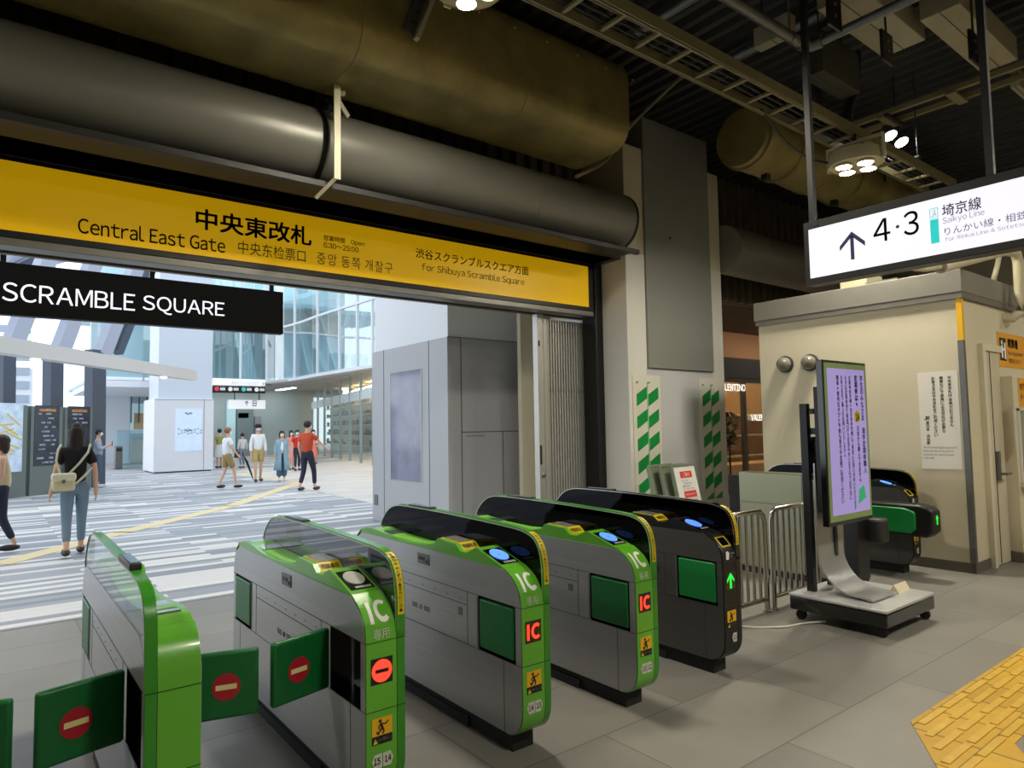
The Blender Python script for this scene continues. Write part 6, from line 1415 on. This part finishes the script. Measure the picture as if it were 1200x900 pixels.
for pts in ([(-.10, -.09, .63), (-.125, -.082, .72), (-.115, -.055, .80), (-.095, 0, .838)], [(-.04, -.09, .63), (.02, -.086, .70), (.075, -.070, .78), (.090, -.01, .838)], [(.0, -.10, .55), (.05, -.09, .60), (.10, -.05, .66)]):
    MB().tube([tuple(c * h for c in p) for p in pts], .0085 * h, 6).build('strap', M_BAG, bg_, smooth=60)
for sg in (1, -1): pass

t, h, J = person(0, 652, 508, deg(88), 'woman in beige sleeveless top, cut by the left picture edge', shirt=(216, 196, 160), sleeveless=True, pants=(40, 44, 66), hair=(52, 36, 30), hairstyle='bob', mask=False, face=True, stride=0.12, shoes=(40, 34, 34),
    pos=(0.16, 10.9, 0), arms=dict(elR=(.13, -.02, .64), wrR=(.12, .06, .52), elL=(-.12, .0, .64), wrL=(-.12, .08, .52))); done(t)
t, h, J = person(114, 572, 502, deg(-100), 'man in grey shirt standing and looking at his phone by the boards', shirt=(172, 180, 196), sleeve='long', pants=(78, 98, 124), hair=(24, 20, 20), shoes=(200, 200, 204),
    arms=dict(elR=(.11, .02, .65), wrR=(.05, .13, .70), elL=(-.11, .02, .65), wrL=(-.04, .14, .70))); done(t)
ph_ = thing('mobile_phone', 'mobile phone held up by the man in the grey shirt', 'phone', t.location, None, t.rotation_euler.z)
MB().box(-.03, .03, .20 * h, .206 * h + .004, .70 * h, .78 * h).build('phone_body', M_DKM, ph_, smooth=0)
t, h, J = person(178, 540, 502, deg(0), 'person in dark clothes half hidden left of the tall white pillar', face=False, shirt=(50, 56, 80), pants=(44, 46, 60), stride=0.05); done(t)
t, h, J = person(266, 573, 500, deg(-80), 'person in white shirt and khaki shorts with light brown hair', shirt=(238, 240, 244), pants=(160, 136, 84), legs='short', hair=(150, 98, 66), hairstyle='short', shoes=(50, 54, 60), stride=0.13,
    arms=dict(elR=(.11, .03, .65), wrR=(.10, .12, .55), elL=(-.11, .0, .64), wrL=(-.11, .09, .54))); done(t)
t, h, J = person(257, 549, 502, deg(10), 'person in olive top and white skirt half hidden behind the khaki shorts', face=False, shirt=(158, 162, 92), pants=(226, 228, 232), skirt=.28, hair=(22, 20, 20), stride=0.02); done(t)
t, h, J = person(284, 549, 507, deg(5), 'person in pale grey jacket seen from behind, between the two white shirts', face=False, shirt=(206, 208, 208), sleeve='long', pants=(124, 134, 150), hair=(22, 20, 20), stride=0.03); done(t)
hb = thing('handbag', 'dark shoulder bag of the person in the pale grey jacket', 'bag', t.location, None, t.rotation_euler.z)
MB().box(-.20 * h, -.10 * h, -.06 * h, .08 * h, .30 * h, .47 * h).build('bag_body', mat('dark_bag', (44, 48, 62), 0.6), hb, bevel=.01); MB().tube([(-.15 * h, -.04 * h, .46 * h), (-.13 * h, 0, .56 * h), (-.15 * h, .05 * h, .46 * h)], .006 * h, 6).build('handle', M_BLK, hb)
t, h, J = person(302, 565, 496, deg(176), 'man in long white shirt, khaki shorts and black cap, facing us', shirt=(242, 244, 248), sleeve='long', pants=(186, 168, 108), legs='short', hair=(24, 22, 22), hat=(26, 24, 28), shoes=(60, 62, 66), stride=0.05); done(t)
um = thing('umbrella', 'furled black umbrella slanting beside the man in the white shirt', 'umbrella', t.location)
hx = -.125 * h; MB().tube([(hx - .10 * h, 0, .44 * h), (hx - .06 * h, 0, .36 * h), (hx + .02 * h, 0, .14 * h), (hx + .05 * h, 0, .04 * h)], [.007 * h, .020 * h, .014 * h, .004 * h], 10).build('canopy', M_BLK, um); MB().tube([(hx - .10 * h, 0, .44 * h), (hx - .125 * h, 0, .50 * h)], .006 * h, 8).build('handle', M_DKM, um)
t, h, J = person(330, 564, 504, deg(170), 'woman in teal open coat, white top and wide blue trousers', shirt=(146, 178, 196), pants=(84, 108, 136), legs='wide', hair=(26, 22, 22), hairstyle='bob', coat=(140, 172, 190), shoes=(236, 236, 238), sleeve='long', stride=0.02); done(t)
MB().ell((0, .030 * h, .655 * h), .058 * h, .066 * h, .125 * h, 16, 10).build('inner_top', mat('white_knit', (238, 240, 244), 0.8), t, smooth=70)
t, h, J = person(360, 576, 492, deg(-55), 'man in rust-orange shirt and navy trousers reaching an arm out', shirt=(196, 78, 44), pants=(36, 38, 58), hair=(34, 24, 24), shoes=(56, 46, 46), stride=0.12, mask=True,
    arms=dict(elR=(.16, .06, .68), wrR=(.19, .17, .60), elL=(-.12, -.03, .64), wrL=(-.12, .02, .50))); done(t)
t, h, J = person(341, 551, 504, deg(180), 'woman with long dark hair behind the woman in teal', shirt=(236, 150, 140), pants=(232, 160, 146), skirt=.28, hair=(34, 26, 26), hairstyle='long', stride=0.03); done(t)
t, h, J = person(348, 552, 503, deg(175), 'person in red shirt mostly hidden behind the rust-orange shirt', shirt=(206, 42, 44), pants=(46, 46, 58), hair=(26, 22, 22), stride=0.03); done(t)
t, h, J = person(367, 545, 503, deg(170), 'woman in coral pink dress with a mask, right of the rust-orange shirt', shirt=(236, 150, 136), pants=(232, 138, 126), skirt=.24, hair=(30, 24, 24), hairstyle='bob', stride=0.02, sleeveless=True); done(t)
t, h, J = person(371, 543, 519, deg(30), 'small child in black top and grey trousers beside the coral dress', face=False, shirt=(28, 28, 32), pants=(150, 154, 162), hair=(24, 20, 20), stride=0.08); done(t)
